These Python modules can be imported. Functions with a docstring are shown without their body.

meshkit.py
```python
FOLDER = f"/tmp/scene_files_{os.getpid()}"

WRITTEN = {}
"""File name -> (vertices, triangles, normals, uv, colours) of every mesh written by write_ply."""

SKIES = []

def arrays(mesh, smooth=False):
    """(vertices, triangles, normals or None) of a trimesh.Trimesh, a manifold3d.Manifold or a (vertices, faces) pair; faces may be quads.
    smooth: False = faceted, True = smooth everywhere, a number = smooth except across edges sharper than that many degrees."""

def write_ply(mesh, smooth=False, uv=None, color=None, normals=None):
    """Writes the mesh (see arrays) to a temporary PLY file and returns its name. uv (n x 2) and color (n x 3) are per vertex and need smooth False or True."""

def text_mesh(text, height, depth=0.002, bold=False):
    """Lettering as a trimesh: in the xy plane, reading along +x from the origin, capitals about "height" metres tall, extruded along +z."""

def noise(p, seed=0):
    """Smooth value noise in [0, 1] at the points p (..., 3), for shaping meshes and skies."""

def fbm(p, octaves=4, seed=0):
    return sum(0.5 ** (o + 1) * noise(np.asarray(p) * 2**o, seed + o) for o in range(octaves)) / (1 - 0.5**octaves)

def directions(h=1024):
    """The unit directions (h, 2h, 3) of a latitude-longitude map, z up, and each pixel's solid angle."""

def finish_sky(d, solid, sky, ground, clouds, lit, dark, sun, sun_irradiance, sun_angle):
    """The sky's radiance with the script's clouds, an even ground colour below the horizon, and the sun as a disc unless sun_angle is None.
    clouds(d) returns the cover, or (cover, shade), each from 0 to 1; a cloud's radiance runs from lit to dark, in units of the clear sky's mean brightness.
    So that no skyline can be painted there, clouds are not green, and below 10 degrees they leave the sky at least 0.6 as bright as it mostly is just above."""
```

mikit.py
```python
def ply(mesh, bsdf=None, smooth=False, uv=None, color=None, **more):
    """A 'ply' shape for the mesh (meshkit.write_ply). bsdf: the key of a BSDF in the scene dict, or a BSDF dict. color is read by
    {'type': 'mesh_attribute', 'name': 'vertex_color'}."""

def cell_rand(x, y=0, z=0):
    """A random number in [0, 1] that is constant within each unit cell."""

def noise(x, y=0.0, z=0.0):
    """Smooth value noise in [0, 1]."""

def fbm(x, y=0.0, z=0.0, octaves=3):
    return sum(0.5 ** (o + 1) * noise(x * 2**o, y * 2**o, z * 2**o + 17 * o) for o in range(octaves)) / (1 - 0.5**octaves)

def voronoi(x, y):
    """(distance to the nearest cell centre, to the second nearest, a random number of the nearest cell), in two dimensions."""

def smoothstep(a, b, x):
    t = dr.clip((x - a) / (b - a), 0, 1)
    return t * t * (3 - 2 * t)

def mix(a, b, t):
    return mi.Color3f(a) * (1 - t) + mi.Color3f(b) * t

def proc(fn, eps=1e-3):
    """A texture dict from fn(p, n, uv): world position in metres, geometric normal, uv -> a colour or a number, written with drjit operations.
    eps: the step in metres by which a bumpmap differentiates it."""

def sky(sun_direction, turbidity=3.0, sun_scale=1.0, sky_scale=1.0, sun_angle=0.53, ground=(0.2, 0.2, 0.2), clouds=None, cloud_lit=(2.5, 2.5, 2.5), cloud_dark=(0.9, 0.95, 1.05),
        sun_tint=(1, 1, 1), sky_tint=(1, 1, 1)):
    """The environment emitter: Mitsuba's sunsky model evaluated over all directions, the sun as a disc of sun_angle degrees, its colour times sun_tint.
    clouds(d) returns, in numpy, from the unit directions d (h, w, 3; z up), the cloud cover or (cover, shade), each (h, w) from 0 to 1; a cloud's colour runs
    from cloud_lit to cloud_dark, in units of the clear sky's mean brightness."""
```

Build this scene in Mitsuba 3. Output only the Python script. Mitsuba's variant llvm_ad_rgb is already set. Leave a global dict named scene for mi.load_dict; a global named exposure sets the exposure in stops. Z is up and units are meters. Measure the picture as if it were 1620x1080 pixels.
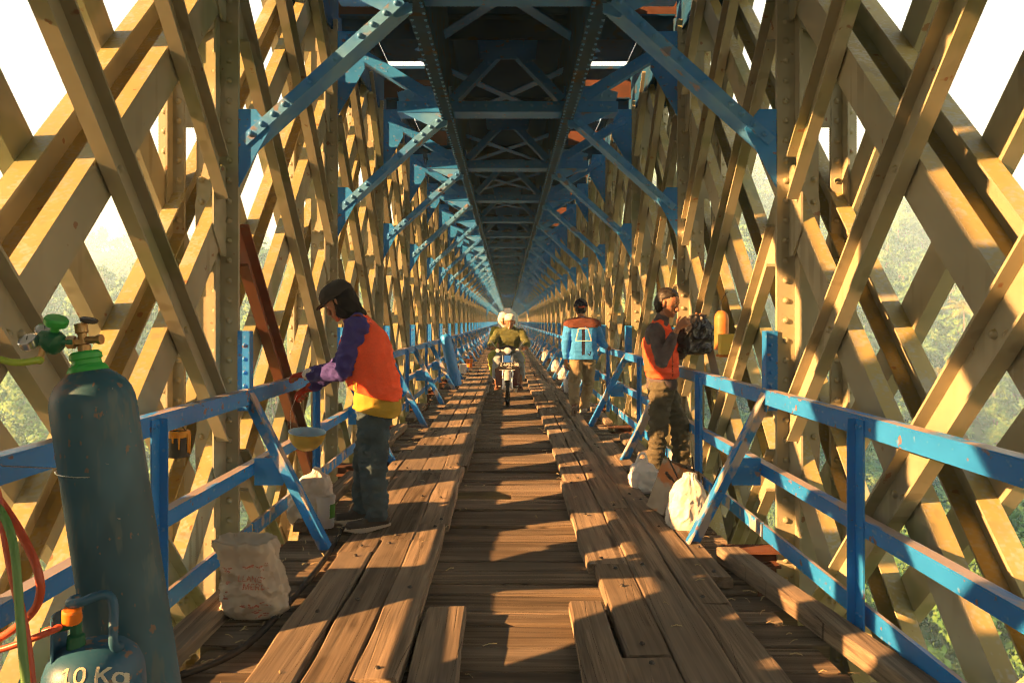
import math, random
import numpy as np, trimesh, mitsuba as mi, drjit as dr
import manifold3d as m3
import mikit, meshkit
from mikit import noise, fbm, cell_rand, smoothstep, mix
from shapely.geometry import Polygon

T = mi.ScalarTransform4f
rng = np.random.default_rng(7)
scene, labels = {}, {}

# ---------------------------------------------------------------- camera, sky, exposure
EYE = 1.42
scene['camera'] = {'type': 'perspective', 'fov': 65.27, 'fov_axis': 'x', 'near_clip': 0.05, 'far_clip': 6000.0,
                   'principal_point_offset_x': 7.0 / 1620, 'principal_point_offset_y': 32.0 / 1080,
                   'to_world': T().look_at(origin=[0, 0, EYE], target=[0, 10, EYE], up=[0, 0, 1]),
                   'medium': {'type': 'ref', 'id': 'haze_air'}}
SUN = np.array([-2.75, -1.27, 1.0])
scene['sky'] = mikit.sky(SUN, turbidity=3.0, sun_scale=2.6, sky_scale=1.0, sun_tint=(1.16, 0.94, 0.68), sky_tint=(1.0, 1.0, 1.0),
                         ground=(0.12, 0.13, 0.08), clouds=lambda d: (np.clip(0.85 - 0.35 * d[..., 2], 0, 1), 0.0 * d[..., 2]),
                         cloud_lit=(2.5, 2.62, 2.75))
exposure = 3.0

# ---------------------------------------------------------------- scene helpers
used = {}
def key_for(name, parent=None):
    full = f'{parent}__{name}' if parent else name
    n = used.get(full, 0)
    used[full] = n + 1
    return full if n == 0 else f'{full}_{n:03d}'

def add(name, mesh, mat, parent=None, smooth=False, label=None, cat=None, group=None, kind=None, uv=None, **more):
    k = key_for(name, parent)
    scene[k] = mikit.ply(mesh, mat, smooth=smooth, uv=uv, **more)
    tag(k, label, cat, group, kind)
    return k

def tag(k, label=None, cat=None, group=None, kind=None):
    d = {a: b for a, b in (('label', label), ('category', cat), ('group', group), ('kind', kind)) if b}
    if d:
        labels[k] = {**labels.get(k, {}), **d}
    return k

def thing(name, label, cat, group=None):
    return tag(key_for(name), label, cat, group)

def cat_mesh(ms):
    ms = [m for m in ms if m is not None]
    v, f, o = [], [], 0
    for m in ms:
        v.append(np.asarray(m.vertices)); f.append(np.asarray(m.faces) + o); o += len(m.vertices)
    return trimesh.Trimesh(np.vstack(v), np.vstack(f), process=False)

def mesh_of(v, f):
    f = np.asarray(f, int)
    if f.shape[1] == 4:
        f = np.vstack([f[:, [0, 1, 2]], f[:, [0, 2, 3]]])
    return trimesh.Trimesh(np.asarray(v, float), f, process=False)

BOXF = np.array([[0, 2, 3, 1], [4, 5, 7, 6], [0, 1, 5, 4], [2, 6, 7, 3], [0, 4, 6, 2], [1, 3, 7, 5]])
def box(x0, x1, y0, y1, z0, z1):
    x0, x1 = sorted((x0, x1)); y0, y1 = sorted((y0, y1)); z0, z1 = sorted((z0, z1))
    v = [(x, y, z) for x in (x0, x1) for y in (y0, y1) for z in (z0, z1)]
    return mesh_of(v, BOXF[:, [0, 3, 2, 1]] if False else BOXF[:, ::-1])

def fix(m):
    if m.volume < 0:
        m.invert()
    return m

CAPS = {}
def prism(poly, P0, P1, U, V, P1map=None):
    """Closed polygon (n,2) swept from P0 to P1, its coordinates along U and V."""
    poly = np.asarray(poly, float)
    U, V, P0, P1 = (np.asarray(a, float) for a in (U, V, P0, P1))
    off = poly[:, :1] * U + poly[:, 1:] * V
    return prism_v(poly, P0 + off, P1 + off)

def prism_v(poly, A, B):
    n = len(poly)
    kk = poly.tobytes()
    if kk not in CAPS:
        from mapbox_earcut import triangulate_float64
        CAPS[kk] = np.asarray(triangulate_float64(np.asarray(poly, np.float64), np.array([n], np.uint32))).reshape(-1, 3).astype(int)
    cap = CAPS[kk]
    i = np.arange(n); j = (i + 1) % n
    side = np.stack([i, j, j + n, i + n], 1)
    f = np.vstack([side[:, [0, 1, 2]], side[:, [0, 2, 3]], cap[:, ::-1], cap + n])
    m = trimesh.Trimesh(np.vstack([A, B]), f, process=False)
    return fix(m)

def plate_xz(pts, y0, y1):
    """Plate in the transverse plane from (x, z) points."""
    return prism(pts, (0, y0, 0), (0, y1, 0), (1, 0, 0), (0, 0, 1))
def plate_yz(pts, x0, x1):
    return prism(pts, (x0, 0, 0), (x1, 0, 0), (0, 1, 0), (0, 0, 1))

def unit(v):
    v = np.asarray(v, float)
    return v / np.linalg.norm(v)

def bar(P0, P1, prof, side):
    """A rolled section along P0-P1; prof coordinates: first along 'side' (made square to the axis), second along axis x side."""
    P0, P1 = np.asarray(P0, float), np.asarray(P1, float)
    t = unit(P1 - P0)
    u = np.asarray(side, float); u = unit(u - t * (u @ t))
    return prism(prof, P0, P1, u, np.cross(t, u))

def angle_prof(a, b, t=0.012):
    return [(0, 0), (a, 0), (a, t), (t, t), (t, b), (0, b)]

def tube(points, r, n=8, closed_ends=True):
    p = np.asarray(points, float)
    m = len(p)
    r = np.broadcast_to(np.asarray(r, float), (m,))
    t = np.gradient(p, axis=0); t /= np.linalg.norm(t, axis=1, keepdims=True) + 1e-12
    a = np.zeros_like(p)
    ref = np.array([0, 0, 1.0]) if abs(t[0][2]) < 0.9 else np.array([1.0, 0, 0])
    for i in range(m):
        ref = ref - t[i] * (ref @ t[i]); ref /= np.linalg.norm(ref) + 1e-12
        a[i] = ref
    b = np.cross(t, a)
    ang = np.arange(n) * 2 * np.pi / n
    v = p[:, None] + r[:, None, None] * (np.cos(ang)[None, :, None] * a[:, None] + np.sin(ang)[None, :, None] * b[:, None])
    i, j = np.meshgrid(np.arange(m - 1), np.arange(n), indexing='ij')
    q = np.stack([i * n + j, i * n + (j + 1) % n, (i + 1) * n + (j + 1) % n, (i + 1) * n + j], -1).reshape(-1, 4)
    v = np.vstack([v.reshape(-1, 3), p[:1], p[-1:]])
    f = np.vstack([q[:, [0, 1, 2]], q[:, [0, 2, 3]]])
    k = np.arange(n)
    f = np.vstack([f, np.stack([np.full(n, m * n), (k + 1) % n, k], 1), np.stack([np.full(n, m * n + 1), (m - 1) * n + k, (m - 1) * n + (k + 1) % n], 1)])
    return fix(trimesh.Trimesh(v, f, process=False))

def spline(pts, n=24):
    from scipy.interpolate import CubicSpline
    pts = np.asarray(pts, float)
    d = np.r_[0, np.cumsum(np.linalg.norm(np.diff(pts, axis=0), axis=1))]
    return CubicSpline(d, pts)(np.linspace(0, d[-1], n))

def lathe(prof, n=24, axis=None, at=(0, 0, 0)):
    """Profile of (radius, height) turned about the z axis, then laid along 'axis' from 'at'."""
    prof = np.asarray(prof, float)
    ang = np.arange(n) * 2 * np.pi / n
    v = np.stack([prof[:, None, 0] * np.cos(ang), prof[:, None, 0] * np.sin(ang), np.broadcast_to(prof[:, None, 1], (len(prof), n))], -1).reshape(-1, 3)
    i, j = np.meshgrid(np.arange(len(prof) - 1), np.arange(n), indexing='ij')
    q = np.stack([i * n + j, i * n + (j + 1) % n, (i + 1) * n + (j + 1) % n, (i + 1) * n + j], -1).reshape(-1, 4)
    m = trimesh.Trimesh(v, np.vstack([q[:, [0, 1, 2]], q[:, [0, 2, 3]]]), process=True)
    m.update_faces(m.nondegenerate_faces())
    if m.is_volume is False and m.volume < 0: m.invert()
    fix(m)
    if axis is not None:
        m.apply_transform(trimesh.geometry.align_vectors([0, 0, 1], unit(axis)))
    m.apply_translation(at)
    return m

# rivet: a low dome of 6 sides
_a = np.arange(6) * np.pi / 3
RIV_V = np.vstack([np.c_[np.cos(_a), np.sin(_a), 0 * _a], np.c_[0.72 * np.cos(_a + .5), 0.72 * np.sin(_a + .5), 0 * _a + 0.68], [[0, 0, 0.92]]])
RIV_F = np.array([[i, (i + 1) % 6, 6 + i] for i in range(6)] + [[(i + 1) % 6, 6 + (i + 1) % 6, 6 + i] for i in range(6)] + [[6 + i, 6 + (i + 1) % 6, 12] for i in range(6)])
def rivets(pts, nrm, r=0.016):
    pts = np.asarray(pts, float).reshape(-1, 3)
    R = trimesh.geometry.align_vectors([0, 0, 1], unit(nrm))[:3, :3]
    v = (RIV_V * r) @ R.T
    V = (pts[:, None] + v[None]).reshape(-1, 3)
    F = (RIV_F[None] + (np.arange(len(pts)) * 13)[:, None, None]).reshape(-1, 3)
    return trimesh.Trimesh(V, F, process=False)

def rot(ax, deg):
    return trimesh.transformations.rotation_matrix(math.radians(deg), ax)
def moved(m, *mats):
    m = m.copy()
    for M in mats:
        if np.ndim(M) == 1: m.apply_translation(M)
        else: m.apply_transform(M)
    return m
def flipx(m):
    m = m.copy(); m.vertices = np.asarray(m.vertices) * [-1, 1, 1]; m.faces = np.asarray(m.faces)[:, ::-1]
    return m

# ---------------------------------------------------------------- materials
def mat(name, fn, rough=0.6, bump=None, bump_eps=1e-3, two=True, spec=0.4, **more):
    d = {'type': 'principled', 'base_color': mikit.proc(fn) if callable(fn) else {'type': 'rgb', 'value': list(fn)},
         'roughness': mikit.proc(rough) if callable(rough) else rough, 'specular': spec, **more}
    if bump is not None:
        d = {'type': 'bumpmap', 'arbitrary': mikit.proc(bump, bump_eps), 'bsdf': d}
    if two:
        d = {'type': 'twosided', 'bsdf': d}
    scene[name] = d
    return name

def cream_fn(p, n, uv):
    a = fbm(p.x * 1.7, p.y * 1.7, p.z * 1.7, 4)
    c = mix((0.375, 0.345, 0.245), (0.29, 0.275, 0.195), smoothstep(0.3, 0.7, a))
    up = smoothstep(0.25, 0.7, n.z) * smoothstep(0.30, 0.55, 0.6 * fbm(p.x * 9 + 7, p.y * 9, p.z * 9, 3) + 0.4 * noise(p.x * 70, p.y * 70, p.z * 70))
    c = mix(c, (0.33, 0.25, 0.06), up * 0.75)                                   # lichen and dirt settled on top faces
    s = smoothstep(0.56, 0.75, noise(p.x * 23, p.y * 23, p.z * 1.6)) * smoothstep(0.45, 0.75, fbm(p.x * 2 + 3, p.y * 2, p.z * 2))
    c = mix(c, (0.18, 0.155, 0.10), s * 0.6)                                     # rain streaks
    m = smoothstep(0.58, 0.72, fbm(p.x * 2.3 + 11, p.y * 2.3, p.z * 2.3 + 5, 4))
    c = mix(c, (0.20, 0.225, 0.11), m * 0.7)                                    # algae
    r = smoothstep(0.74, 0.80, fbm(p.x * 14 + 31, p.y * 14, p.z * 11, 4))
    return mix(c, (0.22, 0.10, 0.045), r * 0.8)                                 # rust spots
mat('cream_paint', cream_fn, 0.55, spec=0.35)

def blue_fn(p, n, uv):
    a = fbm(p.x * 3, p.y * 3, p.z * 3, 3)
    c = mix((0.024, 0.225, 0.64), (0.016, 0.175, 0.53), smoothstep(0.3, 0.7, a))
    w = smoothstep(0.70, 0.76, fbm(p.x * 19, p.y * 19, p.z * 19, 4))
    c = mix(c, (0.22, 0.12, 0.07), w * 0.8)
    t = smoothstep(0.5, 0.95, n.z) * smoothstep(0.3, 0.5, fbm(p.x * 9, p.y * 3.5, p.z * 9 + 3, 4))
    c = mix(c, (0.36, 0.27, 0.17), t * 0.8)                                     # paint worn off by hands on the top edges
    s = smoothstep(0.66, 0.8, fbm(p.x * 31 + 5, p.y * 31, p.z * 31, 3))
    return mix(c, (0.20, 0.33, 0.48), s * 0.5)
mat('blue_paint', blue_fn, 0.42, spec=0.5)

def strut_fn(p, n, uv):
    c = blue_fn(p, n, uv)
    w = smoothstep(0.50, 0.62, fbm(p.x * 9, p.y * 9, p.z * 5 + 2, 4))
    return mix(c, (0.45, 0.38, 0.30), w * 0.85)
mat('worn_blue_paint', strut_fn, 0.5)

def lightblue_fn(p, n, uv):
    a = fbm(p.x * 4, p.y * 4, p.z * 4, 4)
    c = mix((0.10, 0.30, 0.60), (0.04, 0.22, 0.60), smoothstep(0.35, 0.65, a))
    r = smoothstep(0.64, 0.74, fbm(p.x * 10 + 3, p.y * 10, p.z * 10, 4))
    return mix(c, (0.25, 0.17, 0.10), r * 0.7)
mat('faded_blue_paint', lightblue_fn, 0.5)

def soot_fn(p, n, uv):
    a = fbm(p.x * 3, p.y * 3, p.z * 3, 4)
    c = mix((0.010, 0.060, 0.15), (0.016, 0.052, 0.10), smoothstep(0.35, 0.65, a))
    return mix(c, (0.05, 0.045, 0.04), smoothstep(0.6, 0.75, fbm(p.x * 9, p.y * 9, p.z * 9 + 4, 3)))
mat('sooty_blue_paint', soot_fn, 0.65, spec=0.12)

def rust_fn(p, n, uv):
    a = fbm(p.x * 5, p.y * 5, p.z * 5, 4)
    return mix((0.12, 0.052, 0.034), (0.08, 0.042, 0.032), smoothstep(0.3, 0.7, a))
mat('rust', rust_fn, 0.85, spec=0.1)

def primer_fn(p, n, uv):
    a = fbm(p.x * 4, p.y * 4, p.z * 4, 4)
    return mix((0.24, 0.085, 0.038), (0.17, 0.075, 0.042), smoothstep(0.3, 0.7, a))
mat('red_primer', primer_fn, 0.6)

def wood_common(gx, gy, gz, tone, lo, hi):
    """gx, gz across the grain, gy along it."""
    w = (noise(gx * 2.5, gy * .9, gz * 2.5) - .5) * .03
    g = fbm((gx + w) * 38, gy * 1.5, gz * 38, 4)
    f = noise((gx + w) * 210, gy * 5.0, gz * 210)
    c = mix(lo, hi, smoothstep(0.30, 0.70, g))
    c = c * (0.52 + 0.95 * tone) * (0.80 + 0.40 * f)
    gray = smoothstep(0.40, 0.68, fbm(gx * 5 + 3, gy * .8, gz * 5, 4))
    c = mix(c, mi.Color3f(0.165, 0.14, 0.115) * (0.8 + .4 * f), gray * 0.65)
    v = (gx + w) * 26 + 3 * noise(gx * 3, gy * 1.1, 2.0)
    crack = (1 - smoothstep(0.0, 0.035, dr.abs(v - dr.floor(v) - 0.5))) * smoothstep(0.50, 0.62, noise(dr.floor(v) * 7.7, gy * 1.3, 5.0))
    c = mix(c, (0.018, 0.013, 0.010), crack * 0.7)
    k = smoothstep(0.70, 0.78, fbm(gx * 9 + 9, gy * 1.4, gz * 9, 3))
    return mix(c, (0.03, 0.022, 0.016), k * 0.7)
def board_fn(p, n, uv):                                                          # running boards, grain along the bridge
    t = cell_rand(dr.floor(uv.x / 20.0), 3)
    c = wood_common(p.x + 3.7 * t, p.y, p.z, t, (0.100, 0.078, 0.057), (0.22, 0.172, 0.125))
    d = smoothstep(0.52, 0.70, fbm(p.x * 4, p.y * 2.4, 4.0, 4))
    return mix(c, (0.19, 0.155, 0.12), d * 0.5)
def grain_h(gx, gy, gz):
    w = (noise(gx * 2.5, gy * .9, gz * 2.5) - .5) * .03
    v = (gx + w) * 26 + 3 * noise(gx * 3, gy * 1.1, 2.0)
    crack = (1 - smoothstep(0.0, 0.06, dr.abs(v - dr.floor(v) - 0.5))) * smoothstep(0.50, 0.62, noise(dr.floor(v) * 7.7, gy * 1.3, 5.0))
    return fbm((gx + w) * 55, gy * 2.2, gz * 55, 3) - 1.2 * crack
def board_h(p, n, uv):
    t = cell_rand(dr.floor(uv.x / 20.0), 3)
    return grain_h(p.x + 3.7 * t, p.y, p.z)
scene['board_wood'] = {'type': 'twosided', 'bsdf': {'type': 'bumpmap', 'scale': 0.0035, 'arbitrary': mikit.proc(board_h, 1.5e-3), 'bsdf': {'type': 'principled', 'base_color': mikit.proc(board_fn), 'roughness': 0.8, 'specular': 0.2}}}
def plank_fn(p, n, uv):                                                          # deck planks, grain across
    t = cell_rand(dr.floor(uv.x / 20.0), 5)
    c = wood_common(p.y + 3.7 * t, p.x, p.z, t, (0.086, 0.069, 0.052), (0.19, 0.150, 0.110))
    d = smoothstep(0.45, 0.7, fbm(p.x * 1.4, p.y * 4, 9.0, 4))
    return mix(c, (0.075, 0.058, 0.044), d * 0.55)
def plank_h(p, n, uv):
    t = cell_rand(dr.floor(uv.x / 20.0), 5)
    return grain_h(p.y + 3.7 * t, p.x, p.z)
scene['plank_wood'] = {'type': 'twosided', 'bsdf': {'type': 'bumpmap', 'scale': 0.004, 'arbitrary': mikit.proc(plank_h, 1.5e-3), 'bsdf': {'type': 'principled', 'base_color': mikit.proc(plank_fn), 'roughness': 0.85, 'specular': 0.2}}}

def tar_fn(p, n, uv):
    return mix((0.030, 0.030, 0.034), (0.06, 0.052, 0.05), fbm(p.x * 3, p.y * 30, p.z * 30, 3))
mat('tarred_wood', tar_fn, 0.8, spec=0.05)
def leaf_fn(p, n, uv):
    t = cell_rand(dr.floor(p.x / 3.1), dr.floor(p.y / 3.1), 2)
    a = fbm(p.x * .9, p.y * .9, p.z * .9, 3)
    return mix(mix((0.035, 0.13, 0.02), (0.13, 0.23, 0.04), smoothstep(0.3, 0.7, a)), (0.09, 0.20, 0.04), t * .5)
scene['leaf'] = {'type': 'twosided', 'bsdf': {'type': 'principled', 'base_color': mikit.proc(leaf_fn), 'roughness': 0.6, 'specular': 0.3}}
mat('bark', lambda p, n, uv: mix((0.16, 0.12, 0.085), (0.30, 0.25, 0.19), fbm(p.x * 4, p.y * 4, p.z * .8, 3)), 0.85)
def earth_fn(p, n, uv):
    a = fbm(p.x * .05, p.y * .05, p.z * .05, 4)
    b = fbm(p.x * .5, p.y * .5, p.z * .5, 4)
    c = mix((0.045, 0.085, 0.022), (0.10, 0.14, 0.040), smoothstep(0.35, 0.65, a * .5 + b * .5))
    e = smoothstep(0.62, 0.7, fbm(p.x * .11 + 7, p.y * .11, p.z * .11, 4))
    return mix(c, (0.20, 0.14, 0.08), e * .7)
mat('ground_cover', earth_fn, 0.9)

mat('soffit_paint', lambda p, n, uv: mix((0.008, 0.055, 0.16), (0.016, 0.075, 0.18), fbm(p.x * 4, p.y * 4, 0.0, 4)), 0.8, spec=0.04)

# ---------------------------------------------------------------- the bridge
# x across, y along the deck away from the camera, z up; deck planks' top at z = 0, running boards' top at 0.06
P, Y0 = 2.93, 5.03                    # panel length, first post in view
K0, K1 = -4, 42                       # posts
post_y = lambda k: Y0 + P * k
bridge = thing('iron_bridge', 'cream and blue riveted iron lattice bridge with a plank road inside it', 'bridge')
def part(name, mesh, m, **kw):
    return add(name, mesh, m, bridge, **kw)
def sided(s, m):
    return flipx(m) if s < 0 else m

# lattice: channels at 45 degrees in two webs on each side.
XD, XA, XB, XC = 1.69, 1.775, 2.02, 2.115    # inner descending tips, inner ascending web, outer ascending tips, outer descending web
BW, FL, TW = 0.195, 0.082, 0.013
def channel(x_web, x_tip, c, kind, lo, hi, cut='y'):
    """U section; kind 'D': z = c - y, 'A': z = y + c; ends at y = lo, hi (upright cuts) or at z = lo, hi (level cuts)."""
    h = BW / math.sqrt(2)             # half height measured upright
    d = TW * math.sqrt(2)
    sg = 1 if x_tip > x_web else -1
    w = x_web + sg * TW
    prof = [(x_web, -h), (x_tip, -h), (x_tip, -h + d), (w, -h + d), (w, h - d), (x_tip, h - d), (x_tip, h), (x_web, h)]
    def at(q, e):
        x, o = q
        if cut == 'y':
            return (x, e, c + o - e) if kind == 'D' else (x, e, e + c + o)
        return (x, c + o - e, e) if kind == 'D' else (x, e - c - o, e)
    A = np.array([at(q, lo) for q in prof]); B = np.array([at(q, hi) for q in prof])
    return prism_v(np.array(prof), A, B)

ZB, ZT = -0.80, 4.42
bars = []                             # (distance, mesh, mat)
span = lambda k0, k1: (post_y(k0), post_y(k1))
ya, yb = span(K0, K1)
G = 0.19                              # half gap of the inner bars at a post
cD, cA = Y0 + 0.64, -Y0 + 0.64 + P    # node at each post at z = 0.64 + n P/2
def side_bars(s):
    n = int((yb - ya + 8) / (P / 2))
    for i in range(-4, n + 6):
        c = cD + (P / 2) * i + (ya - Y0) // (P / 2) * (P / 2)
        # inner descending bars, cut at each post
        y_lo, y_hi = c - ZT, c - ZB
        for k in range(K0, K1):
            a, b = max(y_lo, post_y(k) + G), min(y_hi, post_y(k + 1) - G)
            if b - a > 0.15:
                red = s < 0 and k == 0 and 1.3 < c - a < 2.7
                bars.append((s, a, b, 1, channel(1.762, XD, c, 'D', a, b), 'red_primer' if red else 'cream_paint'))
        if y_hi > ya and y_lo < yb:
            bars.append((s, y_lo, y_hi, 0, channel(XC, XC + 0.08, c, 'D', ZB, ZT, 'z'), 'cream_paint'))
        c = cA + (P / 2) * (-i) - (ya - Y0) // (P / 2) * (P / 2) - 4 * P
        y_lo, y_hi = ZB - c, ZT - c
        if y_hi > ya and y_lo < yb:
            bars.append((s, y_lo, y_hi, 1, channel(XA, XA + FL, c, 'A', ZB, ZT, 'z'), 'cream_paint'))
            bars.append((s, y_lo, y_hi, 0, channel(XB + FL + TW, XB, c, 'A', ZB, ZT, 'z'), 'cream_paint'))
for s in (-1, 1):
    side_bars(s)
bars = [(max(abs(0.5 * (b[1] + b[2]) - 4), 0) + (0 if b[2] > 1.2 else 500) + 0.3 * (1 - b[3]), *b) for b in bars]
bars = [b for b in bars if not post_y(20) + .2 < .5 * (b[2] + b[3]) < post_y(22) - .2]      # no lattice over the pier
bars.sort(key=lambda b: b[0])
for d, s, a, b, inner, m, mt in bars[:296]:
    part('lattice_bar', sided(s, m), mt, label='lattice bar repainted with red-brown primer' if mt == 'red_primer' else None)
part('far_lattice_bars', cat_mesh([sided(b[1], b[5]) for b in bars[296:]]), 'cream_paint', kind='stuff')

crs = {-1: [], 1: []}
for i in range(-8, 26):
    for j in range(-8, 26):
        c, e = cD + P / 2 * i, cA - P / 2 * j
        y, z = (c - e) / 2, (c + e) / 2
        if 0.8 < y < 22 and ZB < z < ZT and min(abs(y - post_y(kk)) for kk in range(-2, 8)) > .3:
            for s in (-1, 1):
                crs[s] += [(1.762 - TW, y + .04, z - .0), (1.762 - TW, y - .04, z)]
for s in (-1, 1):
    part('crossing_rivets', sided(s, rivets(crs[s], (-1, 0, 0), .021)), 'cream_paint', smooth=50, kind='stuff')
# posts, gussets, cross frames
POST_Z0, POST_Z1 = -0.8, 4.42
def post_mesh(yc):
    return cat_mesh([
        box(1.775, 1.955, yc - .006, yc + .006, POST_Z0, POST_Z1),                   # transverse web
        box(1.69, 1.80, yc - .018, yc + .018, POST_Z0, POST_Z1 - .001),              # inner edge strip
        box(1.8005, 1.812, yc - .10, yc + .10, POST_Z0, POST_Z1 - .002),             # leg of the inner angle
        box(1.8125, 1.845, yc - .016, yc + .016, POST_Z0, POST_Z1 - .003),
        box(2.03, 2.19, yc - .016, yc + .016, POST_Z0, POST_Z1),
        box(2.098, 2.110, yc - .10, yc - .0165, POST_Z0, POST_Z1 - .001), box(2.098, 2.110, yc + .0165, yc + .10, POST_Z0, POST_Z1 - .001)])
nodes = [0.64 + P / 2 * n for n in range(-1, 3)]
for k in range(K0, K1 + 1):
    yc = post_y(k)
    near = -2 <= k <= 9
    for s in (-1, 1):
        pk = part('post', sided(s, post_mesh(yc)), 'cream_paint')
        bat = [box(1.846, 2.029, yc - .012, yc + .004, z + P / 4 - .20, z + P / 4 + .20) for z in nodes]
        ties = [prism([(1.8125, z - .30), (1.945, z - .38), (1.955, z + .05), (1.90, z + .30), (1.8125, z + .34)], (0, yc - .030, 0), (0, yc - .0175, 0), (1, 0, 0), (0, 0, 1)) for z in nodes[1:]]
        if k < 16:
            add('tie_plate', sided(s, cat_mesh(bat + ties)), 'cream_paint', pk)
        for z in nodes:
            gz = [(yc - .23, z - .14), (yc - .09, z - .28), (yc + .09, z - .28), (yc + .23, z - .14), (yc + .23, z + .14), (yc + .09, z + .28), (yc - .09, z + .28), (yc - .23, z + .14)]
            if k < 20:
                add('gusset', sided(s, plate_yz(gz, 1.7625, 1.7742)), 'cream_paint', pk)
        if near:
            zz = np.arange(-0.7, 4.4, 0.125)
            pts = [(1.745, yc - .018, z) for z in zz] + [(1.83, yc - .016, z + .06) for z in zz] + [(2.065, yc - .016, z) for z in zz] + [(2.15, yc - .016, z + .06) for z in zz]
            pts += [(1.88 + dx, yc - .030, z + dz) for z in nodes[1:] for dx in (-.035, .035) for dz in (-.22, -.08, .06, .2)]
            add('rivets', sided(s, rivets(pts, (0, -1, 0), 0.022)), 'cream_paint', pk, smooth=50, kind='stuff')
for s in (-1, 1):                     # chords
    for k in range(K0, K1, 4):
        a, b = post_y(k), post_y(min(k + 4, K1))
        part('bottom_chord', sided(s, cat_mesh([box(1.68, 2.22, a, b, -1.0, -.985), box(1.74, 1.757, a, b, -.985, -.5), box(2.13, 2.147, a, b, -.985, -.5)])), 'cream_paint')
        part('top_chord', sided(s, cat_mesh([box(1.62, 2.26, a, b, 4.90, 4.92), box(1.735, 1.757, a, b, 4.32, 4.90), box(2.13, 2.15, a, b, 4.32, 4.90)])), 'sooty_blue_paint')

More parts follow.
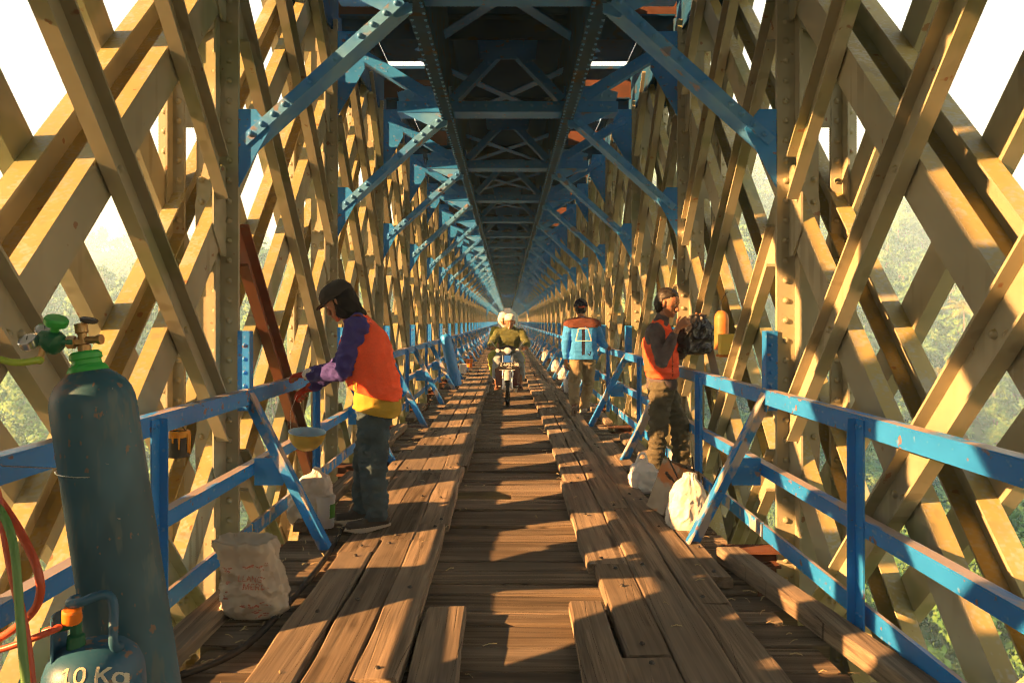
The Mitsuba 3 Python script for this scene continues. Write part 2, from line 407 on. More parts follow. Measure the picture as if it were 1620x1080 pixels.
L9 = angle_prof(.085, .085, .012)
for k in range(K0, K1 + 1):
    yc = post_y(k)
    near = -1 <= k <= 9
    portal = k == 20
    for s in (-1, 1):
        S = lambda m: sided(s, m)
        kg = [(1.689, 2.26), (1.689, 2.75), (1.58, 2.75), (1.49, 2.63), (1.56, 2.50)]
        if portal:
            kg = [(1.689, 1.75), (1.689, 2.9), (1.30, 2.9), (1.22, 2.8)]
        g = part('knee_gusset', S(plate_xz(kg, yc - .012, yc + .002)), 'blue_paint')
        # knee brace: one leg faces the camera, the other reaches back from its lower edge
        A, B = np.array([1.655, yc - .013, 2.545]), np.array([.665, yc - .013, 3.435])
        ax = unit(B - A); dn = np.array([ax[2], 0, -ax[0]]); dn = dn if dn[2] < 0 else -dn    # square to the axis, pointing down
        up = -dn
        legs = cat_mesh([prism([(0, 0), (.066, 0), (.066, .012), (0, .012)], A + dn * .032, B + dn * .032, up, (0, -1, 0)),
                         prism([(0, .0005), (.012, .0005), (.012, .20), (0, .20)], A + dn * .032, B + dn * .032, up, (0, 1, 0))])
        kb = part('knee_brace', S(legs), 'faded_blue_paint')
        if near:
            ts = [.05, .12, .19, .26, .42, .58, .74, .82, .9, .97]
            add('rivets', S(rivets([A + (B - A) * t + up * .004 + [0, -.012, 0] for t in ts], (0, -1, 0), .021)), 'faded_blue_paint', kb, smooth=50, kind='stuff')
        ug = [(1.689, 3.46), (1.42, 3.93), (1.46, 4.30), (1.689, 4.30)]
        part('upper_gusset', S(plate_xz(ug, yc - .012, yc + .002)), 'blue_paint')
        A, B = np.array([1.60, yc - .013, 4.16]), np.array([.70, yc - .013, 3.61])
        ax = unit(B - A); dn = np.array([-ax[2], 0, ax[0]]); dn = dn if dn[2] < 0 else -dn; up = -dn
        ub = part('upper_brace', S(cat_mesh([prism([(0, 0), (.105, 0), (.105, .012), (0, .012)], A + dn * .05, B + dn * .05, up, (0, -1, 0)),
                                             prism([(0, .0005), (.012, .0005), (.012, .14), (0, .14)], A + dn * .05, B + dn * .05, up, (0, 1, 0))])), 'blue_paint')
        bp = part('frame_gusset', S(plate_xz([(.56, 3.607), (1.08, 3.607), (1.10, 3.70), (.86, 3.76), (.56, 3.76)], yc + .004, yc + .014)), 'faded_blue_paint')
        part('lower_frame_gusset', S(plate_xz([(.60, 3.50), (1.06, 3.50), (.70, 3.33), (.60, 3.36)], yc + .002, yc + .012)), 'faded_blue_paint')
        A, B = np.array([.535, yc - .002, 3.62]), np.array([.10, yc - .002, 4.08])
        ax = unit(B - A); dn = np.array([ax[2], 0, -ax[0]]); dn = dn if dn[2] < 0 else -dn; up = -dn
        ib = part('inner_brace', S(cat_mesh([prism([(0, 0), (.085, 0), (.085, .012), (0, .012)], A + dn * .03, B + dn * .03, up, (0, -1, 0)),
                                             prism([(0, .0005), (.012, .0005), (.012, .14), (0, .14)], A + dn * .03, B + dn * .03, up, (0, 1, 0))])), 'blue_paint')
        if near:
            add('rivets', S(rivets([(x, yc - .014, 4.16 + (3.61 - 4.16) * (1.60 - x) / .9 + dz) for x in np.arange(.8, 1.6, .1) for dz in (-.02,)], (0, -1, 0), .016)), 'blue_paint', ub, smooth=50, kind='stuff')
            add('rivets', S(rivets([(x, yc + .004, 3.66) for x in np.arange(.66, 1.06, .09)], (0, -1, 0), .017)), 'faded_blue_paint', bp, smooth=50, kind='stuff')
            add('rivets', S(rivets([A + (B - A) * t + up * .012 + [0, -.012, 0] for t in (.1, .25, .4, .6, .8)], (0, -1, 0), .014)), 'blue_paint', ib, smooth=50, kind='stuff')
        part('end_plate', S(box(1.05, 1.68, yc - .01, yc + .01, 4.44, 4.70)), 'rust')
    bb = part('lower_cross_beam', cat_mesh([box(-1.10, 1.10, yc - .009, yc + .003, 3.512, 3.606), box(-1.10, 1.10, yc - .009, yc + .26, 3.50, 3.5115)]), 'blue_paint')
    if near:
        add('rivets', rivets([(x, yc - .009, 3.565) for x in np.arange(-1.02, 1.05, .115)], (0, -1, 0), .017), 'faded_blue_paint', bb, smooth=50, kind='stuff')
    part('crown_gusset', plate_xz([(-.28, 4.03), (.28, 4.03), (.30, 4.22), (-.30, 4.22)], yc + .012, yc + .022), 'blue_paint')
    part('upper_cross_beam', cat_mesh([box(-1.65, 1.65, yc - .009, yc + .011, 4.2205, 4.42), box(-1.65, 1.65, yc - .10, yc + .10, 4.4205, 4.436)]), 'sooty_blue_paint')
    if k < K1:
        a, b = yc + .012, yc + P - .1
        for s in (-1, 1):
            S = lambda m: sided(s, m)
            st = part('stringer', S(cat_mesh([box(.53, .65, yc, yc + P, 3.42, 3.433), box(.584, .596, yc, yc + P, 3.433, 4.42), box(.597, .65, yc, yc + P, 3.4332, 3.445), box(.53, .583, yc, yc + P, 3.4332, 3.445)])), 'sooty_blue_paint')
            if near:
                ys = np.arange(yc + .05, yc + P, .115)
                add('rivets', S(rivets([(x, y, 3.42) for y in ys for x in (.545, .635)], (0, 0, -1), .013)), 'faded_blue_paint', st, smooth=50, kind='stuff')
            xa, xb = (-.86, .86) if s > 0 else (.86, -.86)
            z_ = 4.06 if s > 0 else 4.075
            part('lateral_bar', bar((xa, yc + .06, z_), (xb, yc + P - .12, z_), [(-.055, 0), (.055, 0), (.055, .012), (-.055, .012)], (1, 0, 0) if True else None), 'blue_paint')
            if k not in (20, 21): part('walkway_plate', S(box(.90, 1.63, yc + .30, yc + P - .02, 4.95, 4.99)), 'sooty_blue_paint')
            part('rail', S(box(.50, .565, yc, yc + P, 4.64, 4.76)), 'rust')
for i, y in enumerate(np.arange(post_y(K0) + .2, post_y(30), .62)):
    if post_y(20) < y + .1 < post_y(22): continue
    part('sleeper', box(-1.0, 1.0, y, y + .22, 4.452, 4.64), 'tarred_wood')
for a, b in ((K0, 20), (22, K1)):      # the spans meet over a pier at post 20, where the deck above is open
    part('soffit_plate', box(-.90, .90, post_y(a), post_y(b), 4.438, 4.45), 'soffit_paint')
    part('ballast_plate', box(-.84, .84, post_y(a), post_y(b), 4.645, 4.66), 'sooty_blue_paint')

# floor beams, planks, running boards
def uvbox(m, r):
    v = np.asarray(m.vertices)
    return np.c_[v[:, 0] + 20.0 * r + 10, v[:, 1] * .8 + v[:, 2]]
for k in range(K0, K1 + 1):
    yc = post_y(k)
    part('floor_beam', cat_mesh([box(-1.688, 1.688, yc - .10, yc + .10, -.105, -.09), box(-1.688, 1.688, yc - .008, yc + .008, -.50, -.1055), box(-1.688, 1.688, yc - .10, yc + .10, -.515, -.5005)]
                                + [box(s * 1.16, s * 1.687, yc - .09, yc + .09, -.02, -.006) for s in (-1, 1)] + [box(s * 1.16, s * 1.687, yc - .008, yc + .006, -.0895, -.0205) for s in (-1, 1)]), 'rust')
part('deck_joists', cat_mesh([box(x - .06, x + .06, ya, post_y(K1), -.09 - .0, -.078) for x in (-1.2, -.75, -.25, .25, .75, 1.2)]), 'plank_wood', kind='stuff')

def plank(x0, x1, y0, y1, z0, z1, along, r, wob=.004, seg=8, ch=.006, end_jag=.0):
    """A sawn plank with soft edges, slightly bowed and uneven; along: 'x' or 'y'."""
    L0, L1, W0, W1 = (x0, x1, y0, y1) if along == 'x' else (y0, y1, x0, x1)
    t = np.linspace(0, 1, seg + 1)
    prof = np.array([(W0, z0), (W1, z0), (W1, z1 - ch), (W1 - ch, z1), (W0 + ch, z1), (W0, z1 - ch)])
    n = len(prof)
    sd = r.integers(1e6)
    wl = (meshkit.noise(np.c_[t * (L1 - L0) * 2.2 + 5, t * 0, t * 0 + sd % 97]) - .5) * 2 * wob * 2
    wr = (meshkit.noise(np.c_[t * (L1 - L0) * 2.2 + 50, t * 0, t * 0 + sd % 89]) - .5) * 2 * wob * 2
    wz = (meshkit.noise(np.c_[t * (L1 - L0) * 1.1 + 90, t * 0, t * 0 + sd % 83]) - .5) * 2 * wob
    V = np.zeros((seg + 1, n, 3))
    tilt = r.uniform(-1, 1) * wob * .6
    for i, tt in enumerate(t):
        q = prof.copy()
        q[[0, 5, 4], 0] += wl[i]; q[[1, 2, 3], 0] += wr[i]
        q[2:, 1] += wz[i] + tilt * np.array([1, 1, -1, -1])
        l = L0 + (L1 - L0) * tt
        la = np.full(n, l)
        if i in (0, seg) and end_jag:
            la = la + r.uniform(-end_jag, end_jag, n)
        V[i] = np.c_[la, q] if along == 'x' else np.c_[q[:, 0], la, q[:, 1]]
    i, j = np.meshgrid(np.arange(seg), np.arange(n), indexing='ij')
    f = np.stack([i * n + j, i * n + (j + 1) % n, (i + 1) * n + (j + 1) % n, (i + 1) * n + j], -1).reshape(-1, 4)
    c0, c1 = [[0, a, a + 1] for a in range(1, n - 1)], [[seg * n, seg * n + a + 1, seg * n + a] for a in range(1, n - 1)]
    m = trimesh.Trimesh(V.reshape(-1, 3), np.vstack([f[:, [0, 1, 2]], f[:, [0, 2, 3]], c0, c1]), process=False)
    return fix(m)

r = np.random.default_rng(21)
y, far = -1.0, []
cnt = 0
while y < post_y(K1) - .3:
    w = r.choice([.17, .20, .23, .25]) + r.uniform(-.01, .01)
    x0, x1 = -1.36 + r.uniform(-.10, .06), 1.36 + r.uniform(-.06, .10)
    z = r.uniform(-.014, 0.0)
    rr = int(r.integers(1, 400))
    seg = 10 if y < 12 else 4
    gap = r.choice([.004, .008, .014, .02]) if y < 30 else .01
    if y < 6.44 < y + w: x0 = .03                                                   # the broken plank leaves a hole
    m = plank(x0, x1, y, y + w, -.075 + z * .2, z, 'x', r, wob=.007, seg=seg)
    if y > 0.5 and cnt < 296:
        part('deck_plank', m, 'plank_wood', uv=uvbox(m, rr)); cnt += 1
    else:
        far.append(m)
    y += w + gap
m = cat_mesh(far)
part('far_deck_planks', m, 'plank_wood', uv=uvbox(m, 7), kind='stuff')

r = np.random.default_rng(5)
cols = [(-1.005, -.80), (-.795, -.60), (-.592, -.395), (.475, .675), (.685, .885), (.893, 1.075)]
bc, far, nailpts = 0, [], []
def board(x0, x1, y0, y1, **kw):
    global bc
    yv = y1 - y0
    jit = r.uniform(-.009, .009, 2) + (r.uniform(-.03, .02) if abs(x0 - .475) < .01 else 0) * np.array([1, 0]) + (r.uniform(-.02, .03) if abs(x1 + .395) < .01 else 0) * np.array([0, 1])
    m = plank(x0 + jit[0], x1 + jit[1], y0, y1, .002, .060 + r.uniform(-.006, .004), 'y', r, wob=.0045, seg=14 if y0 < 12 else 6, ch=.010 if y0 < 15 else .006, end_jag=.012)
    rr = int(r.integers(1, 400))
    if y1 > 2.0 and bc < 280:
        part('running_board', m, 'board_wood', uv=uvbox(m, rr)); bc += 1
    else:
        far.append(m)
    if 1.5 < y0 < 14:
        for yy in (y0 + .09, y1 - .09, (y0 + y1) / 2 + r.uniform(-.3, .3)):
            nailpts.append((x0 + (x1 - x0) * r.uniform(.3, .7), yy, .062))
for ci, (a, b) in enumerate(cols):
    y = -1.5 - r.uniform(0, 2)
    first = True
    while y < post_y(K1) - 3:
        ln = r.uniform(1.2, 2.4) if ci in (2, 3) else r.uniform(1.8, 3.4)
        y1 = y + ln
        if ci == 3 and y < 3.9 < y1: pass
        board(a, b, y, y1)
        y = y1 + r.choice([.006, .01, .02])
board(-.39, -.205, 1.2, 3.81); board(.285, .466, 1.2, 3.90)                     # short inner boards near the camera
board(1.085, 1.19, 4.25, 5.9); board(-1.13, -1.01, 6.3, 8.4); board(1.082, 1.20, 7.3, 9.2)
m = cat_mesh(far)
part('far_running_boards', m, 'board_wood', uv=uvbox(m, 9), kind='stuff')
part('nail_heads', rivets(nailpts, (0, 0, 1), .013), 'dark_iron', smooth=50, kind='stuff')

# edge timbers lying along both sides
for x0, x1, y0, y1, z in ((-1.50, -1.33, 3.1, 4.62, .07), (-1.46, -1.33, 5.4, 7.3, .06), (-1.47, -1.33, 8.3, 10.6, .06), (1.34, 1.48, 7.9, 9.7, .06), (1.33, 1.46, 11.0, 13.3, .06), (-1.46, -1.32, 11.3, 13.2, .06)):
    m = plank(x0, x1, y0, y1, .001, z, 'y', r, wob=.010, seg=12, ch=.012, end_jag=.02)
    part('edge_timber', m, 'board_wood', uv=uvbox(m, int(r.integers(1, 400))))
m = plank(-.07, .07, 0, 1.95, .001, .085, 'y', r, wob=.006, seg=10, ch=.008, end_jag=.01)
m = moved(m, rot([0, 0, 1], 7.5), np.array([1.565, 2.82, 0]))
part('edge_timber', m, 'board_wood', uv=uvbox(m, 77), label='loose squared timber lying askew along the right edge')

# railings
def rail_L(s, x, y0, y1, z0, z1, top):
    return sided(s, cat_mesh([box(x, x + .008, y0, y1, z0, z1 - .0085), box(x, x + top, y0, y1, z1 - .008, z1)]))
for k in range(K0, K1):
    yc = post_y(k)
    ym = yc + P / 2
    near = -1 <= k <= 8
    for s in (-1, 1):
        S = lambda m: sided(s, m)
        part('top_rail', rail_L(s, 1.575, yc - .068, yc + P - .072, .91, 1.0, .065), 'blue_paint')
        part('middle_rail', rail_L(s, 1.575, yc - .068, yc + P - .072, .465, .54, .06), 'blue_paint')
        part('bottom_rail', rail_L(s, 1.60, yc + .02, yc + P - .02, .06, .15, .02), 'blue_paint' if k % 2 else 'worn_blue_paint')
        u = part('railing_upright', S(cat_mesh([box(1.566, 1.5745, ym - .042, ym + .042, .02, .985), box(1.53, 1.5655, ym + .034, ym + .042, .02, .985)])), 'blue_paint')
        bl = part('railing_post_plate', S(cat_mesh([box(1.60, 1.688, yc - .034, yc - .026, .86, 1.36), box(1.592, 1.5995, yc - .10, yc - .026, .86, 1.36)])), 'blue_paint')
        A, B = np.array([1.665, yc - .06, .97]), np.array([1.14, yc - .06, -.06])
        ax = unit(B - A); inn = unit(np.array([ax[2], 0, -ax[0]])); inn = inn if inn[0] < 0 else -inn
        part('railing_strut', S(cat_mesh([prism([(0, 0), (.085, 0), (.085, .010), (0, .010)], A, B, inn, (0, -1, 0)),
                                          prism([(.075, .0105), (.085, .0105), (.085, .085), (.075, .085)], A, B, inn, (0, -1, 0))])), 'worn_blue_paint')
        part('rail_bracket', S(plate_xz([(1.576, .40), (1.40, .40), (1.36, .50), (1.40, .57), (1.576, .57)], yc - .055, yc - .047)), 'blue_paint')
        if near:
            add('rivets', S(rivets([(1.645, yc - .034, z) for z in np.arange(.93, 1.35, .085)], (0, -1, 0), .014)), 'blue_paint', bl, smooth=50, kind='stuff')
            add('rivets', S(rivets([(1.566, ym + dy, z) for z in (.95, .50, .11) for dy in (-.02, .02)], (-1, 0, 0), .010)), 'blue_paint', u, smooth=50, kind='stuff')

# ---------------------------------------------------------------- valley, river, forest, haze
RN, RD, RW = np.array([-.504, .864]), 64.8, 7.5
def river_d(x, y):
    d = RN[0] * x + RN[1] * y - RD
    return np.where((d > 0) & (x < 0), d / (1 + np.maximum(-x, 0) / 55), d)
WATER = -40.0
def ground_z(x, y):
    x, y = np.asarray(x, float), np.asarray(y, float)
    d = river_d(x, y)
    far = np.interp(d, [-400, -200, -75, -RW - 2, -RW, RW, RW + 3, 65, 150, 250, 500, 1500], [0, 0, -14, -37.5, -41.5, -41.5, -37, 0.0, 34, 74, 80, 70])
    left = np.clip(-x / 60, 0, 1)
    far = far * (1 - left * np.clip((far + 5) / 60, 0, 1) * .55)
    hills = np.clip((y - 350) / 400, 0, 1) ** 1.2 * 55 * np.clip(.35 - x / 500, 0, 1)
    n = (meshkit.fbm(np.stack([x / 40, y / 40, x * 0], -1), 4) - .5) * 9 * np.clip((np.abs(d) - RW) / 15, 0, 1)
    n = n * np.clip((np.hypot(x, y - 135) - 8) / 20, .05, 1)
    under = np.clip((12 - np.abs(x)) / 8, 0, 1) * np.clip((y - 100) / 20, 0, 1)      # keep clear of the bridge
    z = np.minimum(far + hills + n, 84)
    return np.where(under > 0, np.minimum(z, z * (1 - under) + under * np.minimum(z, -2.0)), z)

def grid_mesh(xs, ys, fz):
    X, Y = np.meshgrid(xs, ys, indexing='ij')
    Z = fz(X, Y)
    a, b = len(xs), len(ys)
    i, j = np.meshgrid(np.arange(a - 1), np.arange(b - 1), indexing='ij')
    q = np.stack([i * b + j, (i + 1) * b + j, (i + 1) * b + j + 1, i * b + j + 1], -1).reshape(-1, 4)
    return mesh_of(np.stack([X, Y, Z], -1).reshape(-1, 3), q)
ax_ = np.unique(np.r_[-np.geomspace(3, 1300, 80)[::-1], 0, np.geomspace(3, 1300, 80)])
add('ground', grid_mesh(ax_, np.unique(np.r_[-np.geomspace(2, 600, 20)[::-1], np.linspace(0, 200, 81), np.geomspace(202, 1700, 60)]), ground_z), 'ground_cover', smooth=True,
    label='green valley sides falling to a brown river below the bridge', kind='structure')
def water_h(p, n, uv):
    return fbm(p.x * .6, p.y * .6, 0.0, 3)
scene['river_water'] = {'type': 'twosided', 'bsdf': {'type': 'bumpmap', 'scale': .06, 'arbitrary': mikit.proc(water_h, .05), 'bsdf': {'type': 'principled', 'base_color': mikit.proc(lambda p, n, uv: mix((0.30, 0.20, 0.11), (0.22, 0.15, 0.085), fbm(p.x * .1, p.y * .1, 0.0, 3))), 'roughness': 0.12, 'specular': .5}}}
t_ = np.array([.864, .504]); c_ = RN * RD
def water_pt(a, b): return np.r_[c_ + t_ * a + RN * b, WATER]
add('river', mesh_of([water_pt(-60, -14), water_pt(300, -14), water_pt(300, 14), water_pt(-60, 14)], [[0, 1, 2, 3]]), 'river_water', label='muddy brown river running below the right side of the bridge', kind='structure')
# left arm of the river: bends away
add('river_bend', mesh_of([water_pt(-59, -14), water_pt(-59, 14), np.array([-230, 260, WATER]), np.array([-200, 120, WATER]), np.array([-120, -30, WATER])], [[0, 1, 2, 2], [0, 2, 3, 3], [0, 3, 4, 4]]), 'river_water', label='muddy river bending away on the left', kind='structure')
# bank cliff: pale trunks and bare earth
def cards(P, size, r, droop=.3):
    """Leaf sprays: two crossed bent quads' worth of leaf-sized triangles at each point."""
    n = len(P)
    k = 3
    V, F = [], []
    d = r.normal(size=(n, k, 3)); d[..., 2] -= droop; d /= np.linalg.norm(d, axis=-1, keepdims=True)
    u = np.cross(d, r.normal(size=(n, k, 3))); u /= np.linalg.norm(u, axis=-1, keepdims=True)
    s = size * r.uniform(.6, 1.3, (n, k, 1))
    c = P[:, None] + r.normal(size=(n, k, 3)) * size * .5
    a, b_, e, f = c - d * s * .2, c + u * s * .33 + d * s * .35, c + d * s, c - u * s * .33 + d * s * .35
    V = np.stack([a, b_, e, f], 2).reshape(-1, 3)
    base = (np.arange(n * k) * 4)[:, None]
    return trimesh.Trimesh(V, np.vstack([base + [[0, 1, 2]], base + [[0, 2, 3]]]), process=False)
def tree_meshes(seed, h, spread, clumps, per, leaf, conic=0.0):
    r = np.random.default_rng(seed)
    tr = [tube(np.array([[0, 0, -1.5], [r.normal() * .1, r.normal() * .1, h * .35], [r.normal() * .3, r.normal() * .3, h * .8]]), [h * .028, h * .02, h * .008], 7)]
    pts, nrm = [], []
    for i in range(clumps):
        t = r.uniform(.28, 1)
        a = r.uniform(0, 2 * np.pi)
        rad = spread * math.sqrt(r.uniform(.05, 1)) * (math.sin(math.pi * min(1, .18 + .82 * (t - .28) / .72)) ** .7 if not conic else (1.1 - t))
        c = np.array([math.cos(a) * rad, math.sin(a) * rad, h * t])
        tr.append(tube(np.array([[0, 0, h * max(.2, t - .3)], c * [.5, .5, 1] - [0, 0, h * .06], c]), [h * .009, h * .006, h * .002], 4))
        cr = spread * r.uniform(.22, .42)
        q = r.normal(size=(per, 3)); q /= np.linalg.norm(q, axis=1, keepdims=True)
        pts.append(c + q * cr * r.uniform(.4, 1.05, (per, 1)) * [1, 1, .65])
        nrm.append(q * .8 + unit(c - [0, 0, h * .5]) * .5 + [0, 0, .25])
    lv = cards(np.vstack(pts), leaf, r)
    nr = np.repeat(np.vstack(nrm), 12, 0) + r.normal(size=(len(lv.vertices), 3)) * .18       # leaves turned mostly outwards on their clump
    return cat_mesh(tr), (lv, nr / np.linalg.norm(nr, axis=1, keepdims=True))
def group(name, trunk, leaves):
    scene[name] = {'type': 'shapegroup', 'trunk': mikit.ply(trunk, 'bark'), 'crown': {'type': 'ply', 'filename': meshkit.write_ply(leaves[0], False, normals=leaves[1]), 'face_normals': False, 'bsdf': {'type': 'ref', 'id': 'leaf'}}}
kinds = []
for i, a in enumerate([(1, 11, 4.2, 18, 26, .85), (2, 14, 4.6, 20, 26, .9), (3, 9, 4.0, 16, 26, .8), (4, 12, 3.2, 16, 26, .8), (5, 7, 3.2, 14, 24, .7)]):
    tr, lv = tree_meshes(*a)
    group(f'forest_kind_{i}', tr, lv); kinds.append(f'forest_kind_{i}')
near_kinds = []
for i, a in enumerate([(6, 10, 3.8, 24, 80, .36), (7, 13, 4.2, 26, 80, .38), (8, 8, 3.4, 22, 80, .32)]):
    tr, lv = tree_meshes(*a)
    group(f'near_forest_kind_{i}', tr, lv); near_kinds.append(f'near_forest_kind_{i}')
r = np.random.default_rng(11)
count = 0
def visible_wedge(x, y):
    return y > 8 and abs(x) < .72 * y + 12 and abs(x) > .10 * y + 3
first_f = True
tries = 0
placed = []
while count < 2300 and tries < 60000:
    tries += 1
    y = 20 * (800 / 20) ** (r.uniform() ** .75)
    x = r.uniform(-.72, .72) * y + r.uniform(-10, 10)
    if not visible_wedge(x, y): continue
    d = float(river_d(x, y))
    if abs(d) < RW + 1.5: continue
    z = float(ground_z(x, y))
    sc = r.uniform(.75, 1.3) * (1 + max(0, y - 300) / 900)
    if y < 172 and abs(x / y - .565) < .075 and z + 15 * sc > -3 - .02 * y: continue       # a clearing in front of the palms
    if y < 48: continue                                     # nothing rises beside the near rails
    M = T().translate([x, y, z - .3]).rotate([0, 0, 1], float(r.uniform(0, 360))).scale([sc, sc, sc * float(r.uniform(.85, 1.2))])
    count += 1
    kk = 'forest' if count == 1 else f'forest__{count:03d}'
    scene[kk] = {'type': 'instance', 'to_world': M, 'g': {'type': 'ref', 'id': near_kinds[int(r.integers(len(near_kinds)))] if y < 150 else kinds[int(r.integers(len(kinds)))]}}
tag('forest', 'dense green hillside forest in the hazy valley beyond the lattice', None, None, 'stuff')

def palm(x, y, top, ln, seed, label):
    r = np.random.default_rng(seed)
    k = thing('palm_tree', label, 'palm tree', 'palms rising from the valley forest')
    zb = float(ground_z(x, y)) - 1
    c = np.array([x, y, top])
    add('trunk', tube(spline([[x + 1.0, y, zb], [x + .5, y, (zb + top) / 2], c - [0, 0, .1]], 10), np.linspace(.24, .15, 10), 8), 'bark', k, smooth=True)
    for i in range(15):
        a = i * 2 * np.pi / 15 + r.uniform(-.2, .2); e = r.uniform(-.1, 1.0)
        d0 = np.array([math.cos(a) * math.cos(e), math.sin(a) * math.cos(e), math.sin(e)])
        t = np.linspace(0, 1, 12)
        pts = c + d0 * ln * t[:, None] + np.c_[0 * t, 0 * t, -ln * .55 * t ** 2.2]
        V, F = [], []
        sd = unit(np.cross(d0, [0, 0, 1]))
        for j in range(1, 12):
            w = ln * .24 * math.sin(math.pi * (.12 + .85 * t[j])) + .08
            for sg in (-1, 1):
                for q in (0, .33, .66):
                    p0 = pts[j - 1] * (1 - q) + pts[j] * q
                    tip = p0 + sd * sg * w + (pts[j] - pts[j - 1]) * .9 - [0, 0, w * .45]
                    n0 = len(V)
                    V += [p0, p0 + (pts[j] - pts[j - 1]) * .30, tip]; F.append([n0, n0 + 1, n0 + 2])
        rib = tube(pts, np.linspace(.035, .01, 12), 4)
        add('frond', cat_mesh([trimesh.Trimesh(V, F, process=False), rib]), 'palm_leaf', k)
mat('palm_leaf', lambda p, n, uv: mix((0.24, 0.27, 0.05), (0.34, 0.33, 0.08), fbm(p.x * 2, p.y * 2, p.z * 2, 2)), 0.5)
palm(97.0, 170.0, 4.0, 5.6, 3, 'tall palm with arching yellow-green fronds seen through the right lattice')
palm(86.0, 160.0, -9.0, 4.4, 4, 'lower palm left of the tall palm, seen through the right lattice')

HZ = {'type': 'rgb', 'value': [0.00105, 0.00165, 0.0021]}      # shorter waves scatter more
scene['haze_air'] = {'type': 'homogeneous', 'albedo': {'type': 'rgb', 'value': [0.94, 0.95, 0.96]}, 'sigma_t': HZ}
scene['haze'] = {'type': 'cube', 'to_world': T().translate([0, 560, 28]).scale([1310, 1170, 74]), 'bsdf': {'type': 'null'}, 'interior': {'type': 'ref', 'id': 'haze_air'}}
tag('haze', 'pale morning haze filling the valley', None, None, 'stuff')

# ---------------------------------------------------------------- things lying about
def W(px, py, y):                      # where a feature seen at this spot of the photograph lies at distance y (used while measuring)
    return np.array([(px - 803) * y / 1265, y, EYE + (508 - py) * y / 1265])
def plain(name, c, rough=.6, spec=.4, var=.18, f=6.0, **kw):
    a, b = tuple(v * (1 - var) for v in c), tuple(min(1, v * (1 + var)) for v in c)
    return mat(name, lambda p, n, uv: mix(a, b, fbm(p.x * f, p.y * f, p.z * f, 3)), rough, spec=spec, **kw)
def decal(flat, target, d=(0, 1, 0), lift=.0015):
    """Lays a thin flat mesh onto a target's surface, dropped along d: print on cloth or metal."""
    d = unit(d); v = np.asarray(flat.vertices, float)
    tv = np.asarray(target.vertices)[np.asarray(target.faces)]
    a = unit(np.cross(d, [0.1, 0.2, 1])); b = np.cross(d, a)
    T2 = np.stack([tv @ a, tv @ b], -1); td = tv @ d
    A, B, C = T2[:, 0], T2[:, 1], T2[:, 2]
    den = (B[:, 1] - C[:, 1]) * (A[:, 0] - C[:, 0]) + (C[:, 0] - B[:, 0]) * (A[:, 1] - C[:, 1])
    den = np.where(np.abs(den) < 1e-14, 1e-14, den)
    out, last = v.copy(), None
    for i, q in enumerate(v):
        u, w = q @ a, q @ b
        l1 = ((B[:, 1] - C[:, 1]) * (u - C[:, 0]) + (C[:, 0] - B[:, 0]) * (w - C[:, 1])) / den
        l2 = ((C[:, 1] - A[:, 1]) * (u - C[:, 0]) + (A[:, 0] - C[:, 0]) * (w - C[:, 1])) / den
        l3 = 1 - l1 - l2
        ok = (l1 > -1e-6) & (l2 > -1e-6) & (l3 > -1e-6)
        if ok.any():
            h = (l1 * td[:, 0] + l2 * td[:, 1] + l3 * td[:, 2])[ok].min(); last = h
        else:
            h = last if last is not None else td.min()
        out[i] = a * u + b * w + d * (h - lift)
    return trimesh.Trimesh(out, flat.faces, process=False)
def front_text(s, h, x, z, up=0.0, bold=True):
    """Lettering in the x-z plane, reading to +x, facing -y, as one layer cut into small faces."""
    m = meshkit.text_mesh(s, h, .001, bold)
    keep = np.asarray(m.triangles_center)[:, 2] > .0009
    m.update_faces(keep); m.remove_unreferenced_vertices()
    m = m.subdivide_to_size(h * .45)
    v = np.asarray(m.vertices)
    c, sn = math.cos(up), math.sin(up)
    return trimesh.Trimesh(np.c_[x + v[:, 0] * c - v[:, 1] * sn, v[:, 0] * 0, z + v[:, 0] * sn + v[:, 1] * c], np.asarray(m.faces), process=False)

# oxygen cylinder in the left foreground
def cyl_fn(p, n, uv):
    c = mix((0.016, 0.070, 0.105), (0.034, 0.115, 0.17), smoothstep(.3, .7, fbm(p.x * 6, p.y * 6, p.z * 3, 4)))
    c = mix(c, (0.10, 0.13, 0.12), smoothstep(.56, .70, fbm(p.x * 30, p.y * 30, p.z * 5, 4)) * .5)
    sc = smoothstep(.975, .99, noise(p.x * 190 + p.z * 30, p.y * 190, p.z * 9)) + smoothstep(.97, .985, noise(p.x * 30, p.y * 30, p.z * 260 + p.x * 120))
    c = mix(c, (0.30, 0.28, 0.24), dr.minimum(sc, 1) * .7)
    c = mix(c, (0.24, 0.11, 0.045), smoothstep(.45, .60, fbm(p.x * 17 + 4, p.y * 17, p.z * 14, 4)) * smoothstep(1.17, 1.28, p.z))
    return mix(c, (0.22, 0.12, 0.06), smoothstep(.70, .76, fbm(p.x * 60, p.y * 60, p.z * 26, 4)) * .7)
mat('cylinder_paint', cyl_fn, lambda p, n, uv: .35 + .25 * fbm(p.x * 12, p.y * 12, p.z * 6, 3), spec=.5)
plain('green_paint', (0.035, 0.36, 0.06), .4, .5); plain('dark_green_paint', (0.015, 0.12, 0.06), .4, .5)
mat('brass', lambda p, n, uv: mix((.52, .34, .14), (.32, .19, .09), fbm(p.x * 60, p.y * 60, p.z * 60, 2)), .38, metallic=.9)
mat('chrome', (.75, .75, .74), .18, metallic=1.0); mat('gauge_glass', (.62, .64, .66), .12, spec=.6)
plain('dark_iron', (0.05, 0.045, 0.04), .5); plain('black_rubber', (0.02, 0.02, 0.02), .55, .35)
plain('green_hose', (0.10, 0.22, 0.06), .4, .5); plain('red_hose', (0.42, 0.07, 0.03), .4, .5); plain('lime_hose', (.30, .42, .05), .4, .5)
